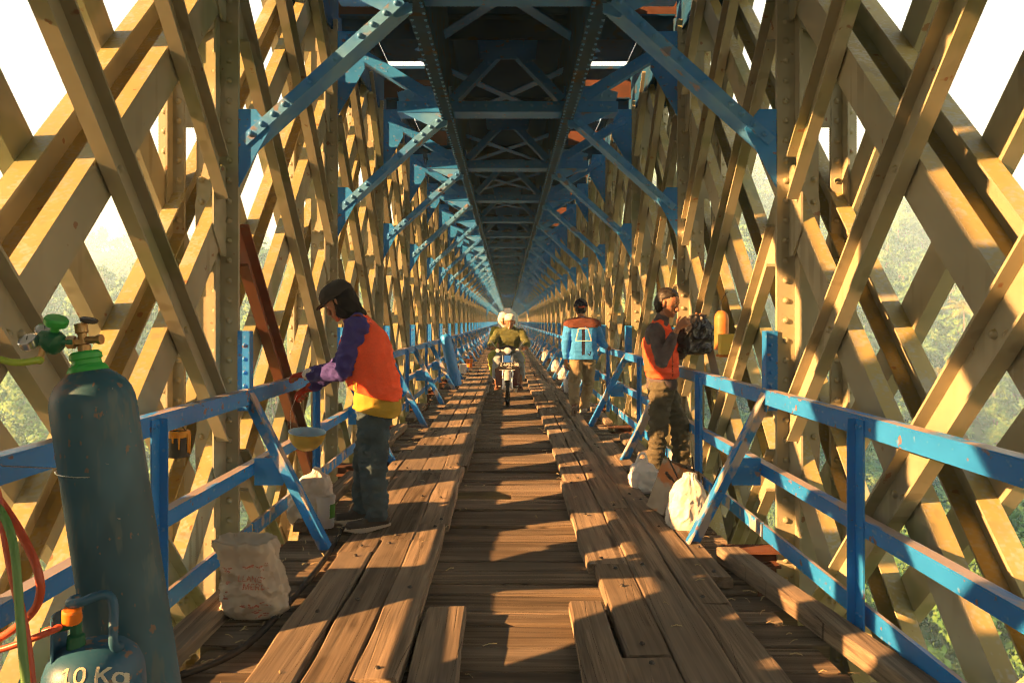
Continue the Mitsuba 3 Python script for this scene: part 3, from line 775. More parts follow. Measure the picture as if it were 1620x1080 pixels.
bs, ax = np.array([-1.030, 2.34, 0.008]), unit([-.207, .03, 1.222])
AX = lambda h, dx=0., dy=0., dz=0.: bs + ax * h + np.array([dx, dy, dz])
oc = thing('gas_cylinder', 'tall scratched dark teal gas cylinder with green neck leaning by the left railing', 'gas cylinder')
add('body', lathe([(0, 0), (.10, 0), (.116, .012), (.118, .03), (.118, 1.165), (.1165, 1.195), (.110, 1.222), (.096, 1.247), (.074, 1.268), (.056, 1.282), (0, 1.284)], 40, ax, bs), 'cylinder_paint', oc, smooth=40)
add('neck_collar', lathe([(0, 1.27), (.058, 1.272), (.056, 1.288), (.050, 1.298), (.041, 1.304), (.040, 1.316), (.045, 1.320), (.044, 1.334), (.036, 1.342), (0, 1.343)], 28, ax, bs), 'green_paint', oc, smooth=35)
vt = AX(1.34)
add('valve', cat_mesh([lathe([(0, 0), (.018, 0), (.018, .02), (.013, .024), (.013, .055), (.018, .058), (.018, .085), (0, .088)], 12, ax, vt), lathe([(0, -.012), (.011, -.012), (.011, .03), (.015, .031), (.015, .042), (0, .043)], 10, (1, -.1, .05), vt + [.010, 0, .036]),
                       lathe([(0, 0), (.014, 0), (.014, .018), (.019, .019), (.019, .042), (0, .043)], 6, (-1, -.15, -.02), vt + [-.008, 0, .030])]), 'brass', oc, smooth=30)
add('valve_wheel', lathe([(0, 0), (.022, 0), (.026, .004), (.026, .010), (.020, .013), (0, .012)], 9, unit([.25, -.1, 1]), vt + [.010, 0, .088]), 'dark_iron', oc, smooth=30)
rg = thing('pressure_regulator', 'dark green pressure regulator with two dial gauges and bright green knob', 'regulator')
rc = vt + [-.088, -.015, .030]
add('body', cat_mesh([lathe([(0, -.045), (.018, -.043), (.024, -.03), (.033, -.02), (.037, -.004), (.037, .006), (.033, .02), (.022, .028), (0, .03)], 20, (.55, -.1, -.25), rc), lathe([(0, 0), (.014, 0), (.014, .06), (0, .061)], 12, (1, .12, 0), rc)]), 'dark_green_paint', rg, smooth=35)
ka = unit([.30, -.25, .9])
kn = add('adjusting_knob', cat_mesh([lathe([(0, .01), (.013, .01), (.012, .055), (0, .056)], 14, ka, rc), lathe([(0, .054), (.030, .054), (.033, .060), (.033, .072), (.029, .078), (0, .079)], 18, ka, rc)]), 'green_paint', rg, smooth=30)
for i, (dx, dy, dz, dirn) in enumerate([(-.055, -.035, .010, (-.15, -.62, .77)), (-.030, .012, .040, (.20, -.62, .77))]):
    gp = rc + [dx, dy, dz]; gd = unit(dirn)
    gk = add('gauge', lathe([(0, -.028), (.024, -.027), (.0275, -.022), (.0275, -.001), (.025, .001), (.0225, -.002), (0, -.002)], 22, gd, gp), 'chrome', rg, smooth=30)
    add('dial', lathe([(0, -.0018), (.0225, -.0018), (.0225, -.0012), (0, -.0012)], 22, gd, gp), 'gauge_glass', gk)
    nd = unit(np.cross(gd, [1, .2, .4]))
    add('needle', bar(gp + gd * .0002 - nd * .004, gp + gd * .0002 + nd * .017, [(-.0012, 0), (.0012, 0), (.0012, .0006), (-.0012, .0006)], np.cross(gd, nd)), 'dark_iron', gk)
    add('stem', tube([gp - gd * .026, rc + [-.01, 0, 0]], .007, 8), 'brass', gk)
add('outlet_fitting', cat_mesh([tube([rc + [-.015, -.02, -.015], rc + [-.020, -.03, -.055]], .009, 8), tube([rc + [-.020, -.03, -.040], rc + [-.020, -.03, -.056]], .014, 6)]), 'brass', rg)
add('gas_hose', tube(spline([rc + [-.020, -.03, -.055], W(45, 572, 2.26), W(20, 573, 2.24), W(-8, 566, 2.22), W(-60, 600, 2.2)], 24), .010, 10), 'lime_hose', None, True, 'lime green hose leaving the regulator towards the left edge', 'hose')
wp = AX(1.03); a_ = np.linspace(0, 2 * np.pi, 30)
add('binding_wire', tube(np.vstack([[-1.60, 2.45, 1.006], [-1.45, 2.30, 1.004], np.c_[wp[0] + .1195 * np.cos(a_ + np.pi), wp[1] - .1195 * np.sin(a_ + np.pi) * -1, np.full(30, .985) - .003 * np.sin(a_)]]), .0016, 5), 'chrome', None, False, 'thin wire tying the tall gas cylinder to the left rail', 'wire')

# small gas bottle in front of it
def bottle_fn(p, n, uv):
    c = mix((0.016, 0.075, 0.14), (0.026, 0.11, 0.20), fbm(p.x * 9, p.y * 9, p.z * 9, 4))
    return mix(c, (0.20, 0.11, 0.055), smoothstep(.64, .72, fbm(p.x * 40 + 3, p.y * 40, p.z * 40, 4)) * .8)
mat('bottle_paint', bottle_fn, .42, spec=.5); plain('orange_plastic', (.75, .20, .02), .45); plain('stencil_paint', (.50, .50, .40), .7)
def kg_text(target):
    f = front_text('10 Kg', .036, 0, 0, .08)
    v = np.asarray(f.vertices); up = unit([0, .55, .83])
    o = np.array([-1.058, 1.845, .586])
    return decal(trimesh.Trimesh(o + np.outer(v[:, 0], [1, 0, 0]) + np.outer(v[:, 2], up), f.faces, process=False), target, (0, .83, -.55))
gb = thing('gas_bottle', 'short battered blue gas bottle with 10 Kg stencilled on its shoulder', 'gas bottle')
bc_ = np.array([-1.005, 1.99, .062])
bx = unit([-.05, 0, 1])
bm = lathe([(0, 0), (.10, 0), (.113, .012), (.118, .03), (.118, .47), (.114, .50), (.102, .528), (.080, .548), (.05, .560), (0, .565)], 36, bx, bc_)
bk = add('body', bm, 'bottle_paint', gb, smooth=40)
add('stencil', kg_text(bm), 'stencil_paint', bk)
top = bc_ + bx * .56
ring = np.array([[.080, -.02, .0], [.064, -.024, .10], [.050, -.02, .124], [0, -.045, .118], [-.045, -.02, .105], [-.052, .03, .10]])
add('handle', tube(spline(top + ring, 30), .0115, 10), 'bottle_paint', gb, smooth=True)
ang = np.linspace(2.6, 4.3, 14)
for nm, a0, a1 in (('guard', 2.75, 3.9),):
    ang = np.linspace(a0, a1, 12)
    o = np.c_[.092 * np.cos(ang), .092 * np.sin(ang)]; i_ = o * .95
    prof = np.vstack([o, i_[::-1]])
    add('guard', prism(prof, top + [0, 0, -.03], top + [0, 0, .075], (1, 0, 0), (0, 1, 0)), 'bottle_paint', gb)
add('valve', cat_mesh([lathe([(0, 0), (.022, 0), (.020, .03), (.013, .034), (.013, .07), (0, .072)], 12, (0, 0, 1), top - [.03, .02, .004]), tube([top + [-.03, -.02, .055], top + [-.10, -.05, .045]], .011, 10)]), 'dark_green_paint', gb, smooth=30)
add('valve_cap', lathe([(0, 0), (.022, 0), (.0235, .004), (.0225, .030), (.018, .034), (0, .034)], 14, unit([.1, -.25, 1]), top + [-.032, -.035, .066]), 'orange_plastic', gb, smooth=25)
Y = 1.86
def hose(name, pts, r, m, label):
    return add(name, tube(spline(pts, 40), r, 10), m, None, True, label, 'hose')
hose('gas_hose', [W(-60, 720, 1.9), W(0, 793, 1.88), W(44, 864, 1.85), W(64, 926, 1.83), W(56, 961, 1.85), W(33, 985, 1.87), W(-5, 1010, 1.9), W(-50, 1020, 1.9)], .0095, 'red_hose', 'red hose bending in a loop at the left edge above the gas bottle')
hose('gas_hose', [W(-20, 740, 1.86), W(4, 820, 1.84), W(18, 900, 1.80), W(38, 990, 1.78), W(50, 1085, 1.74), W(60, 1180, 1.7)], .0095, 'red_hose', 'red hose hanging straight down beside the green hose')
hose('gas_hose', [W(-20, 790, 1.82), W(8, 820, 1.80), W(24, 880, 1.77), W(31, 970, 1.74), W(41, 1085, 1.70), W(46, 1190, 1.66)], .0095, 'green_hose', 'dark green hose hanging down between two red hoses at lower left')
hose('gas_hose', [W(-30, 1035, 1.90), W(10, 1024, 1.90), W(50, 1010, 1.90), W(90, 994, 1.92), top + np.array([-.10, -.05, .045])], .008, 'red_hose', 'short red hose running into the valve of the gas bottle')

# blue cylinder farther along, leaning on the left railing
plain('bright_blue_paint', (0.03, 0.27, 0.75), .35, .5)
b2, a2 = np.array([-1.10, 17.3, .02]), unit([-.27, .02, 1.15])
k = thing('gas_cylinder', 'bright blue gas cylinder leaning on the left railing in the distance', 'gas cylinder')
add('body', lathe([(0, 0), (.112, 0), (.12, .02), (.12, 1.02), (.112, 1.08), (.085, 1.13), (.05, 1.15), (0, 1.152)], 24, a2, b2), 'bright_blue_paint', k, smooth=40)
add('valve', cat_mesh([lathe([(0, 1.14), (.03, 1.14), (.03, 1.18), (.014, 1.19), (.014, 1.25), (0, 1.252)], 10, a2, b2), lathe([(0, 1.25), (.04, 1.25), (.04, 1.27), (0, 1.27)], 10, a2, b2)]), 'chrome', k, smooth=30)

# sacks and bags
def sack(c, w, d, h, seed, neck=.35, open_top=False, lean=(0, 0), wr=1.0, tw=0.0):
    nu, nv = 72, 44
    t, a = np.meshgrid(np.linspace(0, 1, nv), np.linspace(0, 2 * np.pi, nu, endpoint=False), indexing='ij')
    rad = np.interp(t, [0, .05, .15, .45, .7, .84, .92, 1], [.45, .86, 1.0, 1.02, .88, .66 + .3 * open_top, neck + .5 * open_top, neck * .95 + .45 * open_top])
    sq = 1 / (np.abs(np.cos(a)) ** 3.2 + np.abs(np.sin(a)) ** 3.2) ** (1 / 3.2)
    rad = rad * sq
    p3 = np.stack([np.cos(a) * 2.2 + t * tw, np.sin(a) * 2.2, t * 3.4], -1)
    rdg = lambda q, s: 1 - 2 * np.abs(meshkit.noise(q + s) - .5) * 2
    warp = a * (5 + seed % 3) + 2.5 * meshkit.noise(p3 * 1.2 + seed) + 2 * t
    pleat = np.abs(np.sin(warp)) ** .6 * -1 + .6
    rad = rad * (1 + wr * (.22 * (meshkit.fbm(p3 * 1.0 + seed * 7.7, 3) - .5) + .11 * np.maximum(rdg(p3 * [1.6, 1.6, 1.0], seed * 3.1) - .55, 0) * 2 - .05
                     + .07 * np.maximum(rdg(p3 * [3.4, 3.4, 2.2], seed * 5.3) - .5, 0) * 2 + .15 * pleat * np.clip((t - .2) * 1.6, 0, 1) * (0 if open_top else 1)))
    z = t * h + wr * h * .10 * (meshkit.fbm(p3 * 1.3 + 40 + seed, 3) - .5) * np.clip(t * 3, 0, 1)
    x = rad * np.cos(a) * w / 2 + lean[0] * t ** 1.5 * h; y = rad * np.sin(a) * d / 2 + lean[1] * t ** 1.5 * h
    V = np.stack([x, y, z], -1).reshape(-1, 3) + c
    i, j = np.meshgrid(np.arange(nv - 1), np.arange(nu), indexing='ij')
    q = np.stack([i * nu + j, i * nu + (j + 1) % nu, (i + 1) * nu + (j + 1) % nu, (i + 1) * nu + j], -1).reshape(-1, 4)
    F = np.vstack([q[:, [0, 1, 2]], q[:, [0, 2, 3]]])
    n0 = len(V); V = np.vstack([V, [c + np.array([0, 0, 0.0])]]); jj = np.arange(nu)
    F = np.vstack([F, np.stack([np.full(nu, n0), (jj + 1) % nu, jj], 1)])
    if open_top:
        rim = V[(nv - 1) * nu:nv * nu]; cc = rim.mean(0) - [0, 0, h * .16]
        V = np.vstack([V, rim * .93 + rim.mean(0) * .07 - [0, 0, h * .05], [cc]])
        m0 = n0 + 1
        F = np.vstack([F, np.stack([(nv - 1) * nu + jj, (nv - 1) * nu + (jj + 1) % nu, m0 + (jj + 1) % nu], 1), np.stack([(nv - 1) * nu + jj, m0 + (jj + 1) % nu, m0 + jj], 1), np.stack([m0 + jj, m0 + (jj + 1) % nu, np.full(nu, m0 + nu)], 1)])
    else:
        V = np.vstack([V, [V[(nv - 1) * nu:nv * nu].mean(0) + [0, 0, .005]]])
        F = np.vstack([F, np.stack([(nv - 1) * nu + jj, (nv - 1) * nu + (jj + 1) % nu, np.full(nu, n0 + 1)], 1)])
    return trimesh.Trimesh(V, F, process=False)
def weave_fn(p, n, uv):
    c = mix((0.50, 0.45, 0.38), (0.38, 0.33, 0.27), fbm(p.x * 9, p.y * 9, p.z * 9, 4))
    return mix(c, (0.24, 0.19, 0.14), smoothstep(.55, .75, fbm(p.x * 14 + 5, p.y * 14, p.z * 14, 4)) * .6)
mat('woven_sack', weave_fn, .7, spec=.3)
mat('white_sack', lambda p, n, uv: mix((.72, .70, .66), (.55, .52, .47), smoothstep(.4, .75, fbm(p.x * 12, p.y * 12, p.z * 12, 4))), .55)
mat('white_plastic', lambda p, n, uv: mix((.78, .78, .78), (.66, .66, .68), fbm(p.x * 9, p.y * 9, p.z * 9, 3)), .35, spec=.5)
plain('red_print', (.42, .15, .11), .7, var=.35, f=60); plain('black_plastic', (.018, .018, .022), .35, .5)
s1 = sack(np.array([-1.20, 3.84, .004]), .29, .22, .37, 3, .50, True, (-.20, .05), 1.05)
k = thing('cement_sack', 'dirty off-white woven sack with smeared red print, standing open on the left planks', 'sack')
sb = add('body', s1, 'woven_sack', k, smooth=True)
pr = cat_mesh([decal(front_text(t, h, x, z, u, False), s1) for t, h, x, z, u in (('LLANG', .026, -1.265, .205, -.05), ('MERI', .028, -1.240, .168, -.05))])
add('lettering', pr, 'red_print', sb, label='red lettering reading LLANG MERI')
r = np.random.default_rng(3)
bits = []
for i in range(46):                     # smeared border and picture of the print
    t = r.uniform()
    x, z = [(-1.315 + r.normal() * .006, .12 + .16 * t), (-1.20 + r.normal() * .035, .10 + r.normal() * .012), (-1.15 + r.normal() * .018, .17 + .08 * r.normal()), (-1.25 + .10 * t, .268 + r.normal() * .006), (-1.17 + r.normal() * .02, .06 + r.normal() * .02)][i % 5]
    l, w = r.uniform(.010, .03), r.uniform(.003, .008)
    a = r.uniform(-.5, .5)
    q = np.array([[-l, 0, -w], [l * .2, 0, -w * 1.3], [l, 0, -w * .2], [l * .6, 0, w], [-l * .6, 0, w * .9]]) * .5
    q = q @ rot([0, 1, 0], math.degrees(a))[:3, :3].T + [x, 0, z]
    bits.append(mesh_of(q, [[0, 1, 2], [0, 2, 3], [0, 3, 4]]))
add('smeared_print', decal(cat_mesh(bits), s1), 'red_print', sb, kind='stuff')
add('sack', sack(np.array([-1.40, 5.62, -.01]), .28, .24, .40, 8, .22, False, (.16, 0), .75), 'white_sack', None, True, 'tied white sack with twisted neck behind the nearest left strut', 'sack')
k = thing('pail', 'small white plastic pail with green label beside the nearest left strut', 'pail')
pb = add('body', lathe([(0, 0), (.052, 0), (.056, .005), (.064, .20), (.068, .205), (.068, .216), (.062, .216), (.060, .205), (.053, .02), (0, .02)], 28, None, (-1.255, 5.52, .0)), 'white_plastic', k, smooth=40)
plain('label_green', (.12, .38, .07), .6)
a_ = np.linspace(-.9, .35, 10)
add('label', mesh_of(np.vstack([np.c_[-1.255 + .0605 * np.cos(a_), 5.52 + .0605 * np.sin(a_), np.full(10, .07)], np.c_[-1.255 + .0645 * np.cos(a_), 5.52 + .0645 * np.sin(a_), np.full(10, .165)]]), [[i, i + 1, i + 11, i + 10] for i in range(9)]), 'label_green', pb)
# hanging bowl: half of a ball, blue inside
plain('yellow_plastic', (.62, .46, .10), .5); plain('pale_blue_plastic', (.35, .60, .78), .45)
k = thing('paint_bowl', 'yellow half-round bowl with pale blue inside hanging from a string at the left railing', 'bowl')
tl = unit([.08, -.10, 1]); bo = np.array([-1.385, 5.50, .53])
add('shell', lathe([(.125 * math.sin(t), .135 - .135 * math.cos(t)) for t in np.linspace(.0, 1.5, 12)] + [(.128, .131)], 32, tl, bo), 'yellow_plastic', k, smooth=True)
add('lining', lathe([(.121 * math.sin(t), .138 - .130 * math.cos(t)) for t in np.linspace(0, 1.5, 12)] + [(.1275, .136), (.1275, .1315)], 32, tl, bo), 'pale_blue_plastic', k, smooth=40)
add('string', tube([bo + tl * .135 + [-.115, 0, 0], [-1.50, 5.53, .80], [-1.475, 5.60, .905]], .002, 5), 'white_sack', k)
# dripping paint pot on the left rail
plain('amber_paint', (.75, .30, .02), .35, .5)
k = thing('paint_pot', 'dark paint pot with dripping amber paint hanging behind the left top rail', 'pot')
pc = np.array([-1.70, 4.13, .72])
add('body', lathe([(0, 0), (.050, 0), (.053, .005), (.055, .13), (.050, .13), (.048, .01), (0, .01)], 20, None, pc), 'dark_iron', k, smooth=35)
r = np.random.default_rng(9)
dr_ = [lathe([(.0535, .102), (.0565, .104), (.058, .132), (.052, .138), (.045, .132)], 20, None, pc)]
for i in range(8):
    a = r.uniform(-2.6, .4); l = r.choice([.015, .03, .05, .08]) * r.uniform(.8, 1.2)
    q = pc + np.array([.0555 * math.cos(a), .0555 * math.sin(a), 0])
    dr_.append(tube([q + [0, 0, .12], q + [0, 0, .11 - l * .7], q + [0, 0, .11 - l]], [.008, .0045, .0045], 6))
add('paint_drips', cat_mesh(dr_), 'amber_paint', k, smooth=True)
add('hook', tube(spline([pc + [.05, 0, .13], pc + [.02, 0, .22], [-1.60, 4.13, 1.004], [-1.57, 4.13, .98]], 14), .0022, 5), 'dark_iron', k)
# black cable along the left boards
add('cable', tube(spline([[-1.36, 2.3, .02], [-1.31, 3.15, .02], [-1.17, 3.32, .025], [-1.105, 3.66, .02], [-1.083, 4.15, .02], [-1.08, 4.83, .02], [-1.15, 5.77, .02], [-1.20, 6.9, .02], [-1.16, 8.2, .02]], 70), .016, 8), 'black_rubber', None, True, 'black cable snaking along the outer edge of the left boards', 'cable')

# right side: plastic bag, tin, sack, rods
k = thing('plastic_bag', 'white plastic carrier bag with tied handles standing at the edge of the right boards', 'bag')
add('body', sack(np.array([1.145, 6.62, .0]), .25, .20, .28, 14, .24, False, (-.12, 0), .7), 'white_plastic', k, smooth=True)
add('handle', tube(spline([[1.075, 6.62, .24], [1.085, 6.60, .31], [1.115, 6.60, .335], [1.145, 6.61, .30], [1.15, 6.62, .24]], 20), [.010] * 20, 6), 'white_plastic', k, smooth=True)
plain('lilac_plastic', (.36, .34, .62), .4)
add('plastic_bag', sack(np.array([1.275, 6.58, .0]), .14, .12, .15, 15, .5, False, (.1, 0), 1.4), 'lilac_plastic', None, True, 'small crumpled lilac bag against the white carrier bag', 'bag')
def tin_fn(p, n, uv):
    c = mix((.34, .30, .25), (.20, .16, .12), fbm(p.x * 8, p.y * 8, p.z * 8, 4))
    return mix(c, (.36, .13, .04), smoothstep(.52, .66, fbm(p.x * 6 + 5, p.y * 6, p.z * 6, 4)))
mat('rusty_tin', tin_fn, .4, metallic=.5)
k = thing('tin_can', 'battered rusty square tin can tilted against the railing between two white bags', 'tin can')
o, i_ = .105, .101
tin = [prism([(-o, -o), (o, -o), (o, o), (-o, o)], (0, 0, 0), (0, 0, .004), (1, 0, 0), (0, 1, 0))]
for q in range(4):
    tin.append(moved(box(-o, o, -o, -i_, .0045, .36), rot([0, 0, 1], 90 * q)) if q % 2 == 0 else moved(box(-i_ + .0005, i_ - .0005, -o, -i_, .0045, .36), rot([0, 0, 1], 90 * q)))
tin = cat_mesh(tin)
rim = cat_mesh([moved(box(-o - .003, o + .003, -o - .003, -o - .0002, z, z + .008), rot([0, 0, 1], 90 * q)) for q in range(4) for z in (.002, .12, .24, .352)])
TM = [rot([0, 0, 1], 24), rot([0, 1, 0], 20), np.array([1.135, 5.73, .045])]
tk = add('body', moved(tin, *TM), 'rusty_tin', k); add('rim', moved(rim, *TM), 'rusty_tin', k)
add('sack', sack(np.array([1.185, 5.33, -.01]), .25, .24, .41, 23, .35, False, (.10, .12), .62), 'white_sack', None, True, 'bulging white sack tied at the top in front of the rusty tin can', 'sack')
r = np.random.default_rng(12)
k = thing('rod_bundle', 'bundle of short dark steel rods sticking up behind the bulging white sack', 'rods')
for i in range(11):
    a = np.array([1.36 + r.normal() * .02, 5.62 + r.normal() * .02, .02]); b = a + unit([r.normal() * .45 + .12, r.normal() * .3, 1]) * r.uniform(.34, .52)
    add('rod', tube([a, b], .006, 6), 'dark_iron', k)
add('wire_tangle', tube(spline(np.array([1.19, 5.48, .22]) + r.normal(size=(16, 3)) * [.04, .03, .05], 90), .0022, 5), 'brass', None, True, 'tangle of thin wire caught between tin can and white sack', 'wire')
add('sack', sack(np.array([2.30, 5.9, -.32]), .22, .16, .46, 31, .4, False, (0, 0), 1.2), 'white_sack', None, True, 'white sack outside the right truss behind the nearest post', 'sack')
# canister and box hung on the right lattice
plain('rust_orange', (.46, .17, .04), .5, var=.4, f=14); plain('yellow_card', (.70, .52, .10), .6)
k = thing('rusty_canister', 'round-topped rusty orange canister hanging on the right lattice', 'canister')
cc = np.array([1.725, 6.45, 1.19])
add('body', lathe([(0, 0), (.052, 0), (.057, .008), (.057, .25), (.050, .285), (.030, .31), (0, .318)], 22, None, cc), 'rust_orange', k, smooth=40)
add('wire', tube(spline([cc + [0, 0, .315], cc + [.02, .02, .42], [1.78, 6.45, 1.66]], 10), .003, 5), 'dark_iron', k)
k = thing('yellow_box', 'small yellow box wired below the rusty canister on the right lattice', 'box')
yb_ = np.array([1.725, 6.27, 1.16])
add('body', moved(box(-.062, .062, -.05, .05, 0, .16), yb_), 'yellow_card', k); add('tray', moved(box(-.075, .075, -.06, .06, -.02, -.001), yb_), 'rust_orange', k)
# far pails and sacks by the right railing
for x, y, w, h, lab in ((1.33, 19.5, .20, .28, 'white sack with yellowish top by the right struts, nearest of the distant ones'), (1.33, 22.4, .22, .34, 'white sack two bays beyond the walking man on the right'), (1.30, 28.4, .20, .40, 'last white bag visible along the right struts')):
    add('sack', sack(np.array([x, y, 0]), w, w, h, int(y), .4, False, (.1, 0), 1), 'white_sack', None, True, lab, 'sack')
for x, y, m, lab in ((-1.22, 21.8, 'white_plastic', 'white tub on the left behind the leaning blue cylinder'), (-1.18, 24.6, 'orange_plastic', 'orange tub on the left far behind the blue cylinder'), (1.22, 16.0, 'white_plastic', 'white tub near the legs of the walking man')):
    k = thing('tub', lab, 'tub')
    add('body', lathe([(0, 0), (.09, 0), (.11, .24), (.115, .24), (.115, .255), (.105, .255), (.088, .01), (0, .01)], 18, None, (x, y, 0)), m, k, smooth=40)
# litter: straw, chips
r = np.random.default_rng(44)
lit = []
for i in range(330):
    s = r.choice([-1, 1])
    y = 2.6 + 9 * r.uniform() ** 1.6; x = s * r.uniform(1.05, 1.5) if r.uniform() < .8 else s * r.uniform(.1, 1.0)
    z = .006 if abs(x) > 1.08 or abs(x) < .38 else .066
    l = r.uniform(.015, .07); a = r.uniform(0, np.pi); q = np.array([math.cos(a), math.sin(a), r.uniform(-.05, .12)]) * l
    lit.append(tube([[x, y, z], [x + q[0] * .5, y + q[1] * .5, z + .006 + abs(q[2])], [x + q[0], y + q[1], z + abs(q[2])]], r.uniform(.0012, .003), 4))
plain('straw', (.45, .36, .20), .8)
add('litter', cat_mesh(lit), 'straw', None, False, 'straw and wood slivers scattered over the deck edges', None, None, 'stuff')

# ---------------------------------------------------------------- people
Man = m3.Manifold
def ball(p, r, n=14):
    return Man.sphere(float(r), n).translate([float(v) for v in p])
def bone(p0, r0, p1, r1, n=14):
    return Man.batch_hull([ball(p0, r0, n), ball(p1, r1, n)])
def hull(*pr, n=14):
    return Man.batch_hull([ball(p, r, n) for p, r in pr])
def organic(parts, edge=.016, smooth=8, wrinkle=0.0, freq=9.0, seed=0, cut=()):
    m = Man.batch_boolean(parts, m3.OpType.Add)
    m = m.refine_to_length(edge)
    g = m.to_mesh()
    t = trimesh.Trimesh(np.array(g.vert_properties[:, :3]), np.array(g.tri_verts), process=True)
    if smooth:
        trimesh.smoothing.filter_taubin(t, lamb=.5, nu=.53, iterations=smooth)
    if wrinkle:
        n = np.array(t.vertex_normals); v = np.array(t.vertices)
        w = np.abs(meshkit.noise(v * freq * [1, 1, 1.7] + seed) - .5) * -2 + .5 + .6 * (meshkit.fbm(v * freq * 2.2 + seed + 30, 3) - .5)
        t.vertices = v + n * (w * wrinkle)[:, None]
    for nrm, off in cut:
        g = Man(m3.Mesh(np.asarray(t.vertices, np.float32), np.asarray(t.faces, np.uint32)))
        g = g.trim_by_plane([float(a) for a in unit(nrm)], float(off / np.linalg.norm(nrm))).to_mesh()
        t = trimesh.Trimesh(np.array(g.vert_properties[:, :3]), np.array(g.tri_verts), process=True)
    return t
A3 = lambda *a: np.array(a, float)

def head_bones(c, f, u=(0, 0, 1), k=1.0):
    f = unit(f); u = unit(np.asarray(u, float) - f * (np.asarray(u, float) @ f)); l = np.cross(u, f)
    q = lambda a, b, d: c + (f * a + l * b + u * d) * k
    B = [hull((q(-.022, 0, .034), .083 * k), (q(.018, 0, .030), .078 * k), (q(.022, .020, .005), .058 * k), (q(.022, -.020, .005), .058 * k)),
         hull((q(.030, .024, -.030), .042 * k), (q(.030, -.024, -.030), .042 * k), (q(.058, 0, -.088), .024 * k), (q(.004, .042, -.058), .024 * k), (q(.004, -.042, -.058), .024 * k)),
         hull((q(.084, .0, .004), .010 * k), (q(.098, 0, -.036), .0145 * k), (q(.088, .013, -.038), .009 * k), (q(.088, -.013, -.038), .009 * k)),
         hull((q(.074, .034, .022), .013 * k), (q(.080, -.0, .020), .012 * k), (q(.074, -.034, .022), .013 * k)),
         hull((q(.074, .018, -.062), .009 * k), (q(.080, 0, -.060), .010 * k), (q(.074, -.018, -.062), .009 * k)),
         hull((q(.072, .014, -.073), .009 * k), (q(.076, 0, -.074), .009 * k), (q(.072, -.014, -.073), .009 * k)),
         hull((q(-.004, .082, .014), .016 * k), (q(-.004, .080, -.028), .011 * k)), hull((q(-.004, -.082, .014), .016 * k), (q(-.004, -.080, -.028), .011 * k))]
    return B, q
def hand_bones(w, d, nrm, thumb, curl=(25, 35, 25), k=1.0, spread=.06):
    """Wrist w, fingers' direction d, the palm faces nrm, thumb side given."""
    d = unit(d); n = unit(np.asarray(nrm, float) - d * (np.asarray(nrm, float) @ d)); t = np.cross(n, d)
    if t @ np.asarray(thumb, float) < 0: t = -t
    kn = [w + (d * (.086 - abs(i - .6) * .004) + t * (.031 - .021 * i)) * k for i in range(4)]
    B = [hull((w, .024 * k), (w + d * .03 * k + t * .018 * k, .020 * k), (w + d * .03 * k - t * .014 * k, .018 * k), *[(p, .0125 * k) for p in kn])]
    for i, L in enumerate((.072, .080, .075, .060)):
        p, a = kn[i], 0.0
        for s, (fr, c) in enumerate(zip((.44, .31, .25), curl)):
            a += math.radians(c + 3 * i)
            dd = unit(d * math.cos(a) + n * math.sin(a) + t * spread * (1.2 - .8 * i))
            q = p + dd * L * fr * k
            B.append(bone(p, (.0105 - .0012 * s) * k, q, (.0095 - .0012 * s) * k, 10)); p = q
    p = w + (d * .022 + t * .026) * k
    for dd, L, r in ((unit(d * .62 + t * .75 + n * .25), .036, .0135), (unit(d * .85 + t * .40 + n * .35), .032, .0115), (unit(d * .95 + t * .1 + n * .4), .024, .0100)):
        q = p + dd * L * k; B.append(bone(p, r * k, q, (r - .001) * k, 10)); p = q
    return B
def shoe_bones(ank, toe, k=1.0):
    """A low shoe from below the ankle to the toe."""
    a, t = np.asarray(ank, float), np.asarray(toe, float); d = unit((t - a) * [1, 1, .6]); sd = unit(np.cross(d, [0, 0, 1]))
    heel = a - d * .055 * k
    return [hull((heel + [0, 0, -.045 * k], .034 * k), (a + [0, 0, .01], .044 * k), (a + d * .07 * k + [0, 0, -.04 * k], .040 * k)),
            hull((heel + [0, 0, -.05 * k], .030 * k), (a + d * .11 * k + sd * .012 - [0, 0, .055 * k], .034 * k), (t + sd * .010, .024 * k), (t - sd * .014, .024 * k), (a + d * .07 * k + [0, 0, -.045 * k], .040 * k))]
def sole(ank, toe, k=1.0):
    a, t = np.asarray(ank, float), np.asarray(toe, float); d = unit((t - a) * [1, 1, .6]); sd = unit(np.cross(d, [0, 0, 1]))
    heel = a - d * .055 * k - [0, 0, .078 * k]; tt = t - [0, 0, .022 * k]
    pts = []
    for w in (-1, 1):
        for p, ww in ((heel - d * .034, .022), (heel, .034), (a + d * .10 * k - [0, 0, .086 * k], .044), (tt, .034), (tt + d * .026, .018)):
            pts.append((p + sd * w * ww, .006))
    return hull(*pts, n=8)

